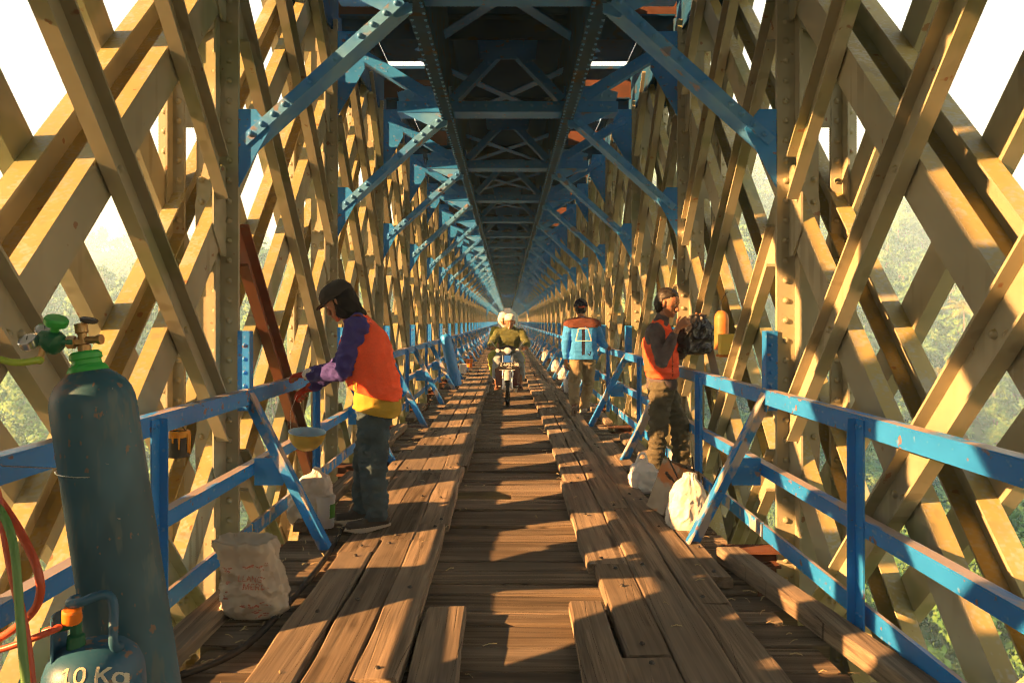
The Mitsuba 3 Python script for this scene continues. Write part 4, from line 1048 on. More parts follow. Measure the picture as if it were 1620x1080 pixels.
plain('skin', (0.34, 0.165, 0.095), .5, .4, var=.12, f=22)
plain('eye_white', (.6, .57, .52), .3); plain('black_hair', (.018, .015, .013), .5, .4); plain('lips', (.26, .10, .075), .5)
def cloth(name, c, var=.15, f=8):
    a, b = tuple(v * (1 - var) for v in c), tuple(v * (1 + var) for v in c)
    scene[name] = {'type': 'twosided', 'bsdf': {'type': 'principled', 'base_color': mikit.proc(lambda p, n, uv: mix(a, b, fbm(p.x * f, p.y * f, p.z * f, 4)) * (.9 + .2 * noise(p.x * 260, p.y * 260, p.z * 260))), 'roughness': .85, 'specular': .2, 'sheen': .3}}
cloth('orange_vest', (.85, .112, .045), .08); cloth('violet_knit', (.055, .045, .22)); cloth('mustard_shirt', (.42, .29, .045)); cloth('teal_denim', (.045, .075, .10), .45, 9)
cloth('cap_cloth', (.045, .038, .036)); cloth('black_cloth', (.014, .012, .014)); cloth('red_glove', (.42, .055, .03)); cloth('white_cloth', (.62, .58, .56)); cloth('shoe_cloth', (.06, .055, .055), .3)
cloth('grey_check_shirt', (.10, .085, .095), .35, 16); cloth('olive_trousers', (.095, .088, .062), .25); cloth('sky_jacket', (.045, .27, .72)); cloth('brown_yoke', (.12, .045, .033)); cloth('khaki_trousers', (.26, .21, .13), .2)
cloth('navy_cap', (.016, .015, .035)); cloth('olive_shirt', (.10, .115, .045), .2); cloth('pale_jeans', (.26, .31, .36), .2); cloth('off_white_wrap', (.70, .68, .64), .06); cloth('vest_trim', (.22, .035, .02)); cloth('amber_patch', (.85, .40, .03))
plain('shoe_sole', (.40, .35, .30), .7); plain('sandal', (.16, .08, .05), .7)

def face(key, q, k=1.0, closed=False):
    """Eyes, brows and lips on a head whose frame is q; children of the body."""
    for nm, b in (('eye', .031), ('eye', -.031)):
        add(nm, trimesh.creation.icosphere(2, .0105 * k).apply_translation(q(.074, b, .004)), 'eye_white', key, True)
        add('iris', trimesh.creation.icosphere(1, .0062 * k).apply_translation(q(.0805, b * .98, .003)), 'black_hair', key, True)
    for b in (.031, -.031):
        add('brow', tube([q(.082, b - .016, .024), q(.088, b, .028), q(.080, b + .016, .024)], .0042 * k, 6), 'black_hair', key)
    add('mouth', tube([q(.080, -.022, -.068), q(.087, 0, -.067), q(.080, .022, -.068)], .0045 * k, 6), 'lips', key)
def limb(a, ra, b, rb, c, rc):
    return [bone(a, ra, b, rb), bone(b, rb, c, rc)]
def cap_mesh(q, k=1.0, brim=True, back=False):
    B = [hull((q(-.022, 0, .046), .099 * k), (q(.022, 0, .044), .093 * k))]
    t = organic(B, .014, 2, .003, 20)
    fwd, up = unit(q(1, 0, 0) - q(0, 0, 0)), unit(q(0, 0, 1) - q(0, 0, 0))
    nrm = unit(up + fwd * .10)
    t = organic(B, .014, 2, .003, 20, cut=[(nrm, float(nrm @ q(0, 0, .030)))])
    parts = [t]
    if brim:
        ang = np.linspace(-1.15, 1.15, 13)
        top = [q(.055 + (.105 * math.cos(a)) * (1 if abs(a) < 2 else 1), .082 * math.sin(a), .044 - .020 * math.cos(a)) for a in ang]
        inn = [q(.045 + .040 * math.cos(a), .078 * math.sin(a), .050) for a in ang]
        V = top + inn + [p - up * .005 for p in top] + [p - up * .005 for p in inn]
        n = 13; F = []
        for i in range(n - 1):
            F += [[i, i + 1, n + i + 1, n + i], [2 * n + i + 1, 2 * n + i, 3 * n + i, 3 * n + i + 1], [i + 1, i, 2 * n + i, 2 * n + i + 1]]
        parts.append(mesh_of(V, F))
    return cat_mesh(parts)

# --- worker at the left railing
k = thing('person', 'worker in orange vest, purple sleeves and dark cap leaning over the left railing', 'person')
pel, hn, hf = A3(-.875, 5.30, .90), A3(-.87, 5.215, .87), A3(-.87, 5.385, .87)
chest, neckb = A3(-.945, 5.30, 1.25), A3(-1.005, 5.31, 1.425)
sn, sf = A3(-.965, 5.12, 1.375), A3(-1.00, 5.47, 1.375)
en, ef = A3(-1.045, 5.07, 1.105), A3(-1.16, 5.56, 1.12)
wn, wf = A3(-1.285, 5.24, 1.075), A3(-1.375, 5.66, .965)
kn_, kf = A3(-.875, 5.215, .47), A3(-.955, 5.40, .47)
an, af = A3(-.855, 5.22, .155), A3(-.975, 5.43, .155)
tn, tf = A3(-1.03, 5.20, .092), A3(-1.145, 5.42, .092)
hc, hfdir = A3(-1.115, 5.305, 1.545), A3(-.86, .02, -.42)
HB, q = head_bones(hc, hfdir)
torso = lambda g: [hull((hn, .095 + g), (hf, .095 + g), (pel + [0, 0, .07], .11 + g)), hull((pel + [0, -.05, .08], .10 + g), (pel + [0, .05, .08], .10 + g), (chest + [0, -.07, 0], .115 + g), (chest + [0, .07, 0], .115 + g)),
                   hull((chest + [0, -.07, 0], .115 + g), (chest + [0, .07, 0], .115 + g), (sn + [-.01, .05, -.01], .065 + g), (sf + [-.01, -.05, -.01], .065 + g), (neckb, .06 + g))]
legs_n = lambda g: limb(hn, .092 + g, kn_, .062 + g, an, .042 + g)
legs_f = lambda g: limb(hf, .092 + g, kf, .062 + g, af, .042 + g)
h1 = hand_bones(wn + A3(-.045, .06, -.01), A3(-.8, .55, -.05), A3(0, 0, -1), A3(.3, .8, 0), (12, 22, 18))
h2 = hand_bones(wf + A3(-.03, .03, -.015), A3(-.85, .35, -.35), A3(.2, .2, -1), A3(-.2, -.9, .3), (30, 50, 35))
body = organic(torso(-.012) + HB + [bone(hc + A3(.035, 0, -.06), .052, neckb, .058)] + limb(sn, .05, en, .038, wn, .026) + limb(sf, .05, ef, .038, wf, .026) + [bone(wn, .026, wn + A3(-.045, .06, -.01), .024), bone(wf, .026, wf + A3(-.03, .03, -.015), .024)] + h1 + h2 + legs_n(-.015) + legs_f(-.015), .013, 4)
bk = add('body', body, 'skin', k, True); face(bk, q)
add('glove', organic([m.scale([1, 1, 1]) for m in hand_bones(wn + A3(-.045, .06, -.01), A3(-.8, .55, -.05), A3(0, 0, -1), A3(.3, .8, 0), (12, 22, 18), 1.08)] , .007, 3), 'red_glove', k, True)
add('glove', organic(hand_bones(wf + A3(-.03, .03, -.015), A3(-.85, .35, -.35), A3(.2, .2, -1), A3(-.2, -.9, .3), (30, 50, 35), 1.08) + [bone(wf, .036, wf + A3(-.03, .03, -.015), .034)], .007, 3), 'red_glove', k, True)
add('cuff', organic([bone(wn + (en - wn) * .10, .043, wn + A3(-.035, .045, -.006), .038)], .01, 2, .006, 30), 'white_cloth', k, True)
add('jersey', organic(torso(.006) + [bone(sn, .075, en, .058), bone(en, .058, wn + (en - wn) * .06, .043), bone(sf, .075, ef, .058), bone(ef, .058, wf + (ef - wf) * .06, .043), bone(neckb, .07, neckb + A3(-.03, 0, .045), .062)], .013, 4, .024, 15), 'violet_knit', k, True)
add('shirt_hem', organic([hull((pel + [.01, -.09, .10], .125), (pel + [.01, .09, .10], .125), (pel + [.012, -.09, -.05], .145), (pel + [.012, .09, -.05], .145))], .016, 3, .016, 10, cut=[((.25, 0, 1), float(unit(A3(.25, 0, 1)) @ (pel + A3(0, 0, -.055)))), ((0, 0, -1), -.985)]), 'mustard_shirt', k, True)
vest = organic([hull((pel + [.0, -.09, .05], .162), (pel + [.0, .09, .05], .162), (chest + [0, -.085, 0], .152), (chest + [0, .085, 0], .152)),
                hull((chest + [0, -.08, 0], .148), (chest + [0, .08, 0], .148), (neckb + A3(.03, -.085, -.06), .075), (neckb + A3(.02, .085, -.06), .075), (neckb + A3(.02, 0, -.02), .075))], .014, 4, .022, 10, 3, cut=[((.30, 0, 1), float(unit(A3(.30, 0, 1)) @ (pel + A3(0, 0, .075))))])
vk = add('vest', vest, 'orange_vest', k, True)
sh = chest + A3(-.02, -.15, .02)
add('armhole_trim', tube(np.array([sh + A3(.095 * math.cos(a) * .75, -.012 - .01 * math.sin(a), .16 * math.sin(a) + .03) for a in np.linspace(0, 2 * np.pi, 26)]), .007, 6), 'vest_trim', vk, True)
add('reflective_patch', decal(mesh_of([(-.985, 0, .985), (-.955, 0, .975), (-.950, 0, 1.03), (-.978, 0, 1.045)], [[0, 1, 2], [0, 2, 3]]), vest, lift=.004), 'amber_patch', vk)
add('trousers', organic([hull((hn, .115), (hf, .115), (pel + [0, 0, .05], .12))] + limb(hn, .108, kn_, .082, an + [0, 0, .015], .068) + limb(hf, .108, kf, .082, af + [0, 0, .015], .068), .013, 4, .030, 13, 5, cut=[((0, 0, 1), .125)]), 'teal_denim', k, True)
for a, t in ((an, tn), (af, tf)):
    sk = add('shoe', organic(shoe_bones(a, t), .011, 3), 'shoe_cloth', k, True)
    add('sole', organic([sole(a, t)], .014, 0), 'shoe_sole', sk)
add('cap', cap_mesh(q, 1.05), 'cap_cloth', k, 40)
add('head_cloth', organic([hull((q(-.048, .034, .0), .074), (q(-.048, -.034, .0), .074), (q(-.026, 0, .034), .091), (q(-.05, 0, -.10), .066)), hull((q(-.05, 0, -.08), .066), (neckb + A3(.0, 0, .03), .072)), hull((q(.0, .055, -.02), .036), (q(.012, .045, -.07), .034), (q(-.03, .04, -.08), .05)), hull((q(.0, -.055, -.02), .036), (q(.012, -.045, -.07), .034), (q(-.03, -.04, -.08), .05))], .014, 3, .010, 14), 'black_cloth', k, True)

# --- worker at the right railing
k = thing('person', 'moustached worker in orange vest and grey shirt holding a black bag at the right railing', 'person')
pel, hn, hf = A3(1.355, 7.02, .87), A3(1.335, 6.93, .84), A3(1.385, 7.10, .84)
chest, neckb = A3(1.335, 7.02, 1.20), A3(1.345, 7.02, 1.405)
sn, sf = A3(1.275, 6.86, 1.335), A3(1.405, 7.20, 1.335)
en, ef = A3(1.30, 6.74, 1.085), A3(1.56, 7.22, 1.13)
wn, wf = A3(1.425, 6.74, 1.345), A3(1.66, 7.06, 1.36)
kn_, kf = A3(1.30, 6.90, .47), A3(1.50, 6.97, .52)
an, af = A3(1.275, 6.95, .135), A3(1.525, 7.02, .165)
tn, tf = A3(1.42, 6.88, .085), A3(1.70, 6.95, .10)
hc, hfdir = A3(1.405, 7.00, 1.575), A3(.80, -.50, -.22)
HB, q = head_bones(hc, hfdir)
legs2 = limb(hn, .078, kn_, .05, an, .036) + limb(hf, .078, kf, .05, af, .036)
hb1 = hand_bones(wn + A3(.012, .0, .018), A3(.75, .15, .62), A3(.35, .9, -.2), A3(-.3, 0, .9), (18, 35, 25))
hb2 = hand_bones(wf + A3(.01, -.01, .02), A3(.5, -.4, .75), A3(-.3, -.8, 0), A3(-.6, 0, .5), (30, 45, 30))
body = organic(torso(-.015) + HB + [bone(hc + A3(-.02, .01, -.08), .050, neckb, .056)] + limb(sn, .048, en, .036, wn, .025) + limb(sf, .048, ef, .036, wf, .025) + hb1 + hb2 + legs2, .013, 4)
bk = add('body', body, 'skin', k, True); face(bk, q)
add('moustache', tube([q(.084, -.020, -.056), q(.094, 0, -.050), q(.084, .020, -.056)], [.004, .006, .004], 6), 'black_hair', bk)
add('hair', organic([hull((q(-.030, 0, .050), .087), (q(.004, 0, .060), .076), (q(-.048, 0, -.01), .078), (q(-.052, 0, -.06), .050)), hull((q(-.030, .044, .01), .047), (q(-.030, -.044, .01), .047))], .012, 2, .007, 34), 'black_hair', k, True)
add('shirt', organic(torso(.004) + [bone(sn, .070, en, .055), bone(en, .055, wn + (en - wn) * .22, .040), bone(sf, .070, ef, .055), bone(ef, .055, wf + (ef - wf) * .12, .040), bone(neckb, .066, neckb + A3(.01, 0, .04), .060), hull((pel + [0, -.07, .05], .115), (pel + [0, .07, .05], .115), (pel + [0, -.07, -.02], .12), (pel + [0, .07, -.02], .12))], .015, 4, .015, 12, cut=[((0, 0, 1), .83)]), 'grey_check_shirt', k, True)
vest = organic([hull((pel + [0, -.085, .12], .128), (pel + [0, .085, .12], .128), (chest + [0, -.08, 0], .138), (chest + [0, .08, 0], .138)),
                hull((chest + [0, -.08, 0], .136), (chest + [0, .08, 0], .136), (neckb + A3(-.035, -.085, -.05), .066), (neckb + A3(.03, .085, -.05), .066), (neckb + A3(-.01, 0, -.02), .066))], .013, 4, .024, 11, 8, cut=[((0, 0, 1), .925)])
vk = add('vest', vest, 'orange_vest', k, True)
add('front_edge', decal(cat_mesh([mesh_of([(1.405, 0, .95), (1.412, 0, .95), (1.405, 0, 1.30), (1.398, 0, 1.30)], [[0, 1, 2], [0, 2, 3]])]).subdivide_to_size(.04), vest, lift=.003), 'vest_trim', vk)
add('trousers', organic([hull((hn, .105), (hf, .105), (pel + [0, 0, .05], .112))] + limb(hn, .100, kn_, .075, an + [0, 0, .02], .066) + limb(hf, .100, kf, .075, af + [0, 0, .02], .066), .013, 4, .030, 13, 15, cut=[((0, 0, 1), .115)]), 'olive_trousers', k, True)
for a, t in ((an, tn), (af, tf)):
    sk = add('shoe', organic(shoe_bones(a, t), .011, 3), 'shoe_cloth', k, True)
    add('sole', organic([sole(a, t)], .014, 0), 'shoe_sole', sk)
bag = sack(A3(1.615, 6.94, 1.13), .30, .24, .34, 51, .5, False, (.1, 0), 1.7)
add('black_bag', bag, 'black_plastic', None, True, 'crumpled black bag held up by the moustached worker at the right lattice', 'bag')

# --- man walking away on the right
k = thing('person', 'man in bright blue jacket and dark cap walking away along the right railing', 'person')
pel, hn, hf = A3(1.10, 11.7, .90), A3(1.01, 11.7, .87), A3(1.19, 11.72, .87)
chest, neckb = A3(1.10, 11.72, 1.22), A3(1.095, 11.74, 1.43)
sn, sf = A3(.905, 11.72, 1.355), A3(1.285, 11.74, 1.355)
en, ef = A3(.845, 11.66, 1.08), A3(1.385, 11.80, 1.11)
wn, wf = A3(.855, 11.70, .84), A3(1.47, 11.98, 1.045)
kn_, kf = A3(.965, 11.66, .49), A3(1.20, 11.86, .49)
an, af = A3(.955, 11.42, .24), A3(1.135, 11.84, .145)
tn, tf = A3(.955, 11.56, .095), A3(1.12, 12.02, .085)
hc, hfdir = A3(1.075, 11.77, 1.605), A3(-.05, 1, -.05)
HB, q = head_bones(hc, hfdir)
torso = lambda g: [hull((hn, .09 + g), (hf, .09 + g), (pel + [0, 0, .07], .10 + g)), hull((pel + [-.06, 0, .08], .10 + g), (pel + [.06, 0, .08], .10 + g), (chest + [-.075, 0, 0], .11 + g), (chest + [.075, 0, 0], .11 + g)),
                   hull((chest + [-.075, 0, 0], .11 + g), (chest + [.075, 0, 0], .11 + g), (sn + [.05, 0, -.01], .062 + g), (sf + [-.05, 0, -.01], .062 + g), (neckb, .056 + g))]
hb1 = hand_bones(wn, A3(0, .15, -1), A3(1, .2, 0), A3(.1, 1, 0), (18, 25, 20))
hb2 = hand_bones(wf, A3(.5, .8, -.1), A3(0, 0, -1), A3(-.8, .4, 0), (15, 30, 25))
body = organic(torso(-.015) + HB + [bone(hc + A3(0, -.02, -.08), .050, neckb, .056)] + limb(sn, .048, en, .036, wn, .025) + limb(sf, .048, ef, .036, wf, .025) + hb1 + hb2 + limb(hn, .078, kn_, .05, an, .036) + limb(hf, .078, kf, .05, af, .036), .014, 4)
bk = add('body', body, 'skin', k, True); face(bk, q)
add('hair', organic([hull((q(-.035, 0, .03), .080), (q(-.05, .03, -.03), .045), (q(-.05, -.03, -.03), .045))], .014, 2, .004, 30), 'black_hair', k, True)
jacket = organic(torso(.018) + [bone(sn, .078, en, .060), bone(en, .060, wn + (en - wn) * .08, .044), bone(sf, .078, ef, .060), bone(ef, .060, wf + (ef - wf) * .08, .044), hull((pel + [-.085, 0, .05], .125), (pel + [.085, 0, .05], .125), (chest + [-.08, 0, -.1], .125), (chest + [.08, 0, -.1], .125), (pel + [-.085, 0, -.03], .128), (pel + [.085, 0, -.03], .128))], .015, 4, .016, 11, 2, cut=[((0, 0, 1), .865)])
jk = add('jacket', jacket, 'sky_jacket', k, True)
def strip(pts, w):
    o = []
    for a, b in zip(pts[:-1], pts[1:]):
        a, b = A3(a[0], 0, a[1]), A3(b[0], 0, b[1]); n = unit(np.cross(b - a, [0, 1, 0])) * w / 2
        o.append(mesh_of([a - n, a + n, b + n, b - n], [[0, 1, 2, 3]]).subdivide_to_size(.04))
    return cat_mesh(o)
add('back_print', cat_mesh([decal(strip([(.985, 1.135), (1.03, 1.315), (1.165, 1.315), (1.215, 1.135), (.985, 1.135)], .015), jacket, lift=.003)]), 'white_cloth', jk)
add('back_stripe', decal(cat_mesh([strip([(1.10, 1.33), (1.095, .93)], .045), strip([(1.16, .95), (1.19, .93), (1.20, .98)], .014)]), jacket, lift=.0025), 'navy_cap', jk)
add('yoke', organic([hull((sn + [.0, 0, .012], .090), (sn + [.04, 0, -.02], .094), (neckb + [0, 0, -.03], .100)), hull((sf + [0, 0, .012], .090), (sf + [-.04, 0, -.02], .094), (neckb + [0, 0, -.03], .100)), hull((sn + [.05, 0, -.02], .112), (sf + [-.05, 0, -.02], .112))], .013, 2, .004, 12, cut=[((0, 0, 1), 1.325)]), 'brown_yoke', jk, True)
add('trousers', organic([hull((hn, .108), (hf, .108), (pel + [0, 0, .05], .115))] + limb(hn, .105, kn_, .080, an + [0, .0, .03], .070) + limb(hf, .105, kf, .080, af + [0, 0, .025], .072), .015, 4, .020, 10, 25), 'khaki_trousers', k, True)
for a, t, mm in ((an, tn, 'sandal'), (af, tf, 'shoe_sole')):
    sk = add('shoe', organic(shoe_bones(a, t), .012, 3), mm, k, True)
    add('sole', organic([sole(a, t)], .014, 0), 'shoe_sole', sk)
add('cap', cap_mesh(q, 1.05), 'navy_cap', k, 40)
add('cap_strap', tube([q(-.100, -.045, .020), q(-.124, 0, .016), q(-.100, .045, .020)], .012, 6), 'red_glove', k, True)

# --- motorcycle with rider and passenger
mb = thing('motorcycle', 'small dark motorcycle with black number plate ridden towards the camera on the centre planks', 'motorcycle')
plain('moto_black', (.03, .03, .032), .3, .5); plain('moto_silver', (.40, .40, .40), .3, .6); plain('moto_blue', (.03, .14, .55), .3, .5); plain('plate_black', (.012, .012, .014), .5); plain('plate_white', (.75, .75, .72), .5)
plain('moto_maroon', (.10, .03, .03), .3, .5)
mx, fy, ry = 0.0, 13.38, 14.58
def wheel(y, r_, w):
    t = np.linspace(0, 2 * np.pi, 40, endpoint=False)
    prof = [(r_ - .055, -w * .35), (r_ - .02, -w * .5), (r_ - .004, -w * .3), (r_, 0), (r_ - .004, w * .3), (r_ - .02, w * .5), (r_ - .055, w * .35), (r_ - .055, -w * .35)]
    return lathe(prof, 40, (1, 0, 0), (mx, y, r_))
for y, w in ((fy, .075), (ry, .08)):
    wk = key_for('wheel', mb); wm = wheel(y, .285, w)
    add('tyre', wm, 'black_rubber', wk, 40)
    add('rim', lathe([(.232, -.022), (.215, -.018), (.212, 0), (.215, .018), (.232, .022), (.232, -.022)], 32, (1, 0, 0), (mx, y, .285)), 'chrome', wk, 40)
    add('hub', lathe([(0, -.05), (.05, -.048), (.055, -.02), (.055, .02), (.05, .048), (0, .05)], 20, (1, 0, 0), (mx, y, .285)), 'moto_silver', wk, 40)
    sp = [tube([A3(mx + sx * .04, y + .05 * math.cos(a), .285 + .05 * math.sin(a)), A3(mx, y + .215 * math.cos(a + .35 * sx), .285 + .215 * math.sin(a + .35 * sx))], .0022, 4) for a in np.linspace(0, 2 * np.pi, 18, endpoint=False) for sx in (-1, 1)]
    add('spokes', cat_mesh(sp), 'chrome', wk, kind='stuff')
a_ = np.linspace(.15, 2.6, 18)
def mud(y, r_, w, a_):
    V = []
    for a in a_:
        for xx, dr_ in ((-w, -.03), (-w * .7, .006), (0, .014), (w * .7, .006), (w, -.03)):
            V.append((mx + xx, y - (r_ + dr_) * math.cos(a), .285 + (r_ + dr_) * math.sin(a)))
    n = 5; F = [[i * n + j, i * n + j + 1, (i + 1) * n + j + 1, (i + 1) * n + j] for i in range(len(a_) - 1) for j in range(4)]
    return mesh_of(V, F)
add('front_mudguard', mud(fy, .31, .058, np.linspace(.55, 2.5, 18)), 'moto_silver', mb, True)
add('rear_mudguard', mud(ry, .31, .07, np.linspace(.5, 2.9, 18)), 'moto_black', mb, True)
for s in (-1, 1):
    add('fork_leg', cat_mesh([tube([(s * .068, fy, .285), (s * .075, fy + .13, .62)], .017, 10), tube([(s * .075, fy + .08, .50), (s * .075, fy + .22, .84)], .022, 10)]), 'chrome', mb, True)
    add('shock_absorber', tube([(s * .11, ry, .31), (s * .11, ry - .06, .62)], .022, 10), 'chrome', mb, True)
    add('leg_shield', organic([hull((A3(s * .10, fy + .24, .62), .035), (A3(s * .20, fy + .30, .66), .018), (A3(s * .19, fy + .34, .34), .018), (A3(s * .09, fy + .28, .34), .03))], .02, 2), 'moto_maroon', mb, True)
    add('grip', tube([(s * .245, fy + .26, .955), (s * .345, fy + .30, .945)], .017, 10), 'black_rubber', mb, True)
    add('footrest', tube([(s * .09, 13.98, .27), (s * .25, 13.98, .26)], .013, 8), 'dark_iron', mb, True)
add('handlebar', tube(spline([(-.345, fy + .30, .945), (-.22, fy + .25, .955), (-.10, fy + .21, .92), (0, fy + .20, .91), (.10, fy + .21, .92), (.22, fy + .25, .955), (.345, fy + .30, .945)], 30), .012, 8), 'moto_silver', mb, True)
add('handlebar_cowl', organic([hull((A3(0, fy + .15, .90), .07), (A3(-.15, fy + .20, .935), .035), (A3(.15, fy + .20, .935), .035), (A3(0, fy + .22, .97), .05))], .02, 3), 'moto_black', mb, True)
hk = add('headlight', lathe([(0, 0), (.058, 0), (.062, .01), (.062, .03), (.056, .036), (0, .040)], 28, (0, -1, .08), (0, fy + .085, .925)), 'chrome', mb, 40)
add('lens', lathe([(0, .040), (.054, .0365), (.052, .041), (.03, .047), (0, .049)], 24, (0, -1, .08), (0, fy + .085, .925)), 'gauge_glass', hk, True)
for s in (-1, 1):
    ik = add('indicator', lathe([(0, 0), (.030, 0), (.036, .012), (.030, .03), (0, .036)], 16, (0, -1, 0), (s * .165, fy + .16, .925)), 'gauge_glass', mb, 40)
    add('mirror_stem', tube(spline([(s * .19, fy + .25, .96), (s * .25, fy + .27, 1.04), (s * .30, fy + .25, 1.10)], 10), .006, 6), 'chrome', mb, True)
add('front_box', moved(box(-.055, .055, -.02, .06, 0, .11), A3(-.005, fy + .05, .735)), 'moto_blue', mb)
pk = add('number_plate', moved(box(-.135, .135, -.006, 0, 0, .125), rot([1, 0, 0], -8), A3(-.005, fy - .035, .605)), 'plate_black', mb)
pl = cat_mesh([front_text('Z 4953 HB', .044, -.122, .070), front_text('05 14', .020, -.01, .028)])
pl = moved(pl, A3(0, -.0075, 0), rot([1, 0, 0], -8), A3(-.005, fy - .035, .605))
add('number', pl, 'plate_white', pk)
add('plate_edge', moved(cat_mesh([box(-.135, .135, -.0085, -.0062, .0, .006)]), rot([1, 0, 0], -8), A3(-.005, fy - .035, .605)), 'plate_white', pk)
add('fuel_tank_frame', organic([hull((A3(0, fy + .24, .80), .05), (A3(0, fy + .40, .50), .05)), hull((A3(0, fy + .40, .50), .055), (A3(0, ry - .35, .48), .07)), hull((A3(0, ry - .40, .52), .09), (A3(0, ry + .12, .64), .08))], .025, 3), 'moto_black', mb, True)
add('engine', organic([hull((A3(0, 13.92, .33), .09), (A3(0, 14.12, .31), .10)), hull((A3(0, 13.80, .36), .055), (A3(0, 13.92, .34), .07)), hull((A3(.10, 14.05, .30), .07), (A3(-.10, 14.05, .30), .07))], .02, 2), 'moto_silver', mb, True)
add('exhaust', tube(spline([(.06, 13.80, .32), (.12, 13.86, .20), (.15, 14.1, .19), (.16, 14.5, .24), (.16, 14.95, .30)], 24), np.r_[np.full(10, .016), np.linspace(.02, .04, 14)], 10), 'chrome', mb, True)
add('seat', organic([hull((A3(-.07, 13.95, .755), .05), (A3(.07, 13.95, .755), .05), (A3(-.08, 14.75, .80), .05), (A3(.08, 14.75, .80), .05))], .03, 2), 'black_rubber', mb, True)

def rider(label, dx, y0, zt, parts, lean, helmet, arms):
    pass
k = thing('person', 'motorcycle rider in olive shirt and white wrapped headgear with a cigarette in the mouth', 'person')
pel, hn, hf = A3(.02, 14.08, .88), A3(-.07, 14.05, .86), A3(.11, 14.05, .86)
chest, neckb = A3(.035, 13.98, 1.13), A3(.04, 13.96, 1.275)
sn, sf = A3(-.165, 13.95, 1.215), A3(.24, 13.95, 1.215)
en, ef = A3(-.29, 13.84, 1.03), A3(.34, 13.84, 1.03)
wn, wf = A3(-.285, 13.70, .975), A3(.315, 13.70, .975)
kn_, kf = A3(-.165, 13.66, .74), A3(.20, 13.66, .76)
an, af = A3(-.185, 13.93, .335), A3(.22, 13.95, .335)
tn, tf = A3(-.19, 13.74, .275), A3(.23, 13.76, .275)
hc, hfdir = A3(.04, 13.90, 1.405), A3(.02, -1, -.08)
HB, q = head_bones(hc, hfdir)
hb1 = hand_bones(wn + A3(0, -.02, .0), A3(.1, -.9, .1), A3(0, 0, -1), A3(1, 0, 0), (35, 65, 45))
hb2 = hand_bones(wf + A3(0, -.02, .0), A3(-.1, -.9, .1), A3(0, 0, -1), A3(-1, 0, 0), (35, 65, 45))
body = organic(torso(-.012) + HB + [bone(hc + A3(0, .02, -.08), .052, neckb, .056)] + limb(sn, .048, en, .036, wn, .026) + limb(sf, .048, ef, .036, wf, .026) + hb1 + hb2 + limb(hn, .085, kn_, .055, an, .038) + limb(hf, .085, kf, .055, af, .038), .013, 4)
bk = add('body', body, 'skin', k, True); face(bk, q)
add('cigarette', tube([q(.085, -.012, -.068), q(.125, -.03, -.105)], .0045, 6), 'off_white_wrap', bk)
add('shirt', organic(torso(.016) + [bone(sn, .075, en, .060), bone(en, .060, wn + (en - wn) * .1, .044), bone(sf, .075, ef, .060), bone(ef, .060, wf + (ef - wf) * .1, .044), bone(neckb, .07, neckb + A3(0, -.005, .03), .064)], .015, 4, .016, 12, 40), 'olive_shirt', k, True)
add('trousers', organic([hull((hn, .11), (hf, .11), (pel, .11))] + limb(hn, .108, kn_, .088, an + [0, -.02, .13], .080) + limb(hf, .108, kf, .088, af + [0, -.02, .13], .080), .016, 4, .018, 10, 44), 'pale_jeans', k, True)
for a, t in ((an, tn), (af, tf)):
    add('sandal', organic([sole(a, t)] + [hull((t + A3(0, .06, .02), .03), (t + A3(0, .08, .015), .034))], .014, 1), 'sandal', k, True)
add('head_wrap', organic([hull((q(-.025, 0, .060), .088), (q(.025, 0, .058), .086), (q(.02, .02, .075), .074), (q(.02, -.02, .075), .074))], .013, 2, .010, 16, cut=[((0, 0, 1), float(hc[2] + .030))]), 'off_white_wrap', k, True)
k = thing('person', 'passenger in white headscarf and yellow-green dress behind the motorcycle rider', 'person')
plain('lime_dress', (.34, .36, .06), .8)
pel, hn, hf = A3(-.04, 14.48, .93), A3(-.13, 14.45, .91), A3(.05, 14.45, .91)
chest, neckb = A3(-.06, 14.42, 1.18), A3(-.065, 14.40, 1.32)
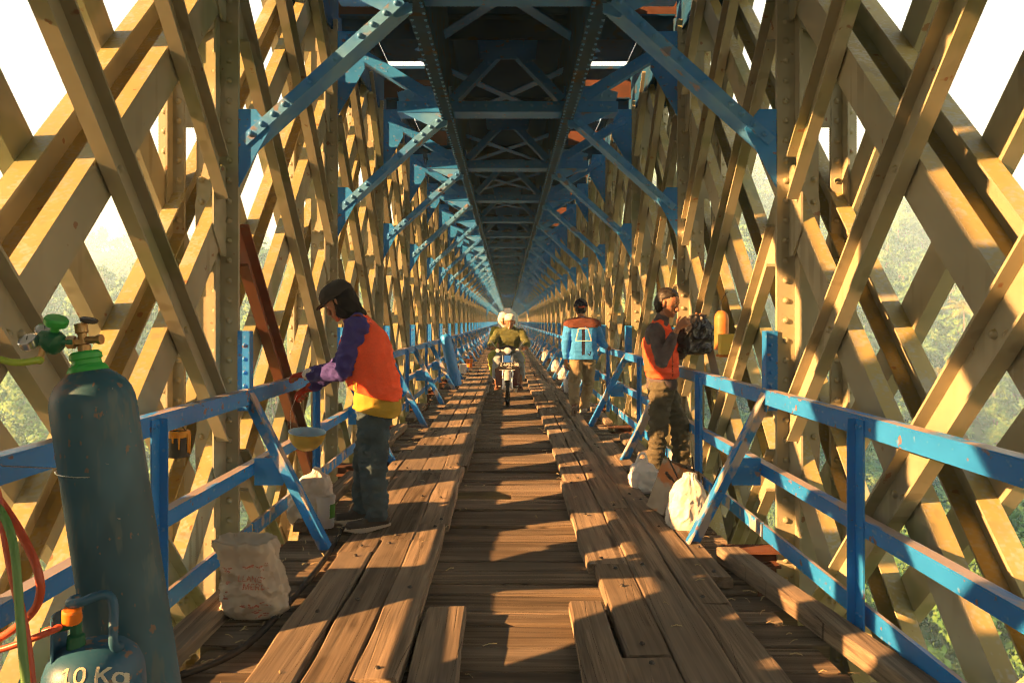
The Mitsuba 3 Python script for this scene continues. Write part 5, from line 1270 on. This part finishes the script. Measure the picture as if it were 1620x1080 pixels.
sn, sf = A3(-.23, 14.40, 1.26), A3(.10, 14.40, 1.26)
en, ef = A3(-.29, 14.30, 1.06), A3(.17, 14.30, 1.06)
wn, wf = A3(-.19, 14.10, .99), A3(.14, 14.12, .99)
kn_, kf = A3(-.255, 14.08, .78), A3(.21, 14.10, .78)
an, af = A3(-.235, 14.35, .40), A3(.22, 14.35, .40)
hc, hfdir = A3(-.075, 14.34, 1.455), A3(-.1, -1, -.05)
HB, q = head_bones(hc, hfdir, k=.96)
body = organic(torso(-.02) + HB + [bone(hc + A3(0, .02, -.08), .046, neckb, .05)] + limb(sn, .042, en, .034, wn, .024) + limb(sf, .042, ef, .034, wf, .024) + hand_bones(wn, A3(.4, -.8, 0), A3(.8, .3, 0), A3(0, 0, 1)) + hand_bones(wf, A3(-.4, -.8, 0), A3(-.8, .3, 0), A3(0, 0, 1)) + limb(hn, .08, kn_, .052, an, .036) + limb(hf, .08, kf, .052, af, .036), .014, 4)
bk = add('body', body, 'skin', k, True); face(bk, q, .96)
add('dress', organic(torso(.010) + [bone(sn, .068, en, .054), bone(en, .054, wn, .040), bone(sf, .068, ef, .054), bone(ef, .054, wf, .040), hull((hn, .11), (hf, .11), (kn_, .095), (kf, .095))] + limb(hn, .10, kn_, .095, an + A3(0, 0, .1), .08) + limb(hf, .10, kf, .095, af + A3(0, 0, .1), .08), .017, 4, .016, 11, 50), 'lime_dress', k, True)
add('headscarf', organic([hull((q(-.03, 0, .045), .088), (q(.005, 0, .045), .090), (q(-.03, 0, -.05), .085)), hull((q(-.02, 0, -.06), .085), (neckb + A3(0, -.02, -.02), .10)), hull((q(.02, .065, .01), .034), (q(.02, .06, -.07), .034)), hull((q(.02, -.065, .01), .034), (q(.02, -.06, -.07), .034))], .014, 3, .008, 14), 'off_white_wrap', k, True)
add('sandal', organic([sole(an, an + A3(0, -.19, -.06))], .014, 0), 'sandal', k)
add('sandal', organic([sole(af, af + A3(0, -.19, -.06))], .014, 0), 'sandal', k)
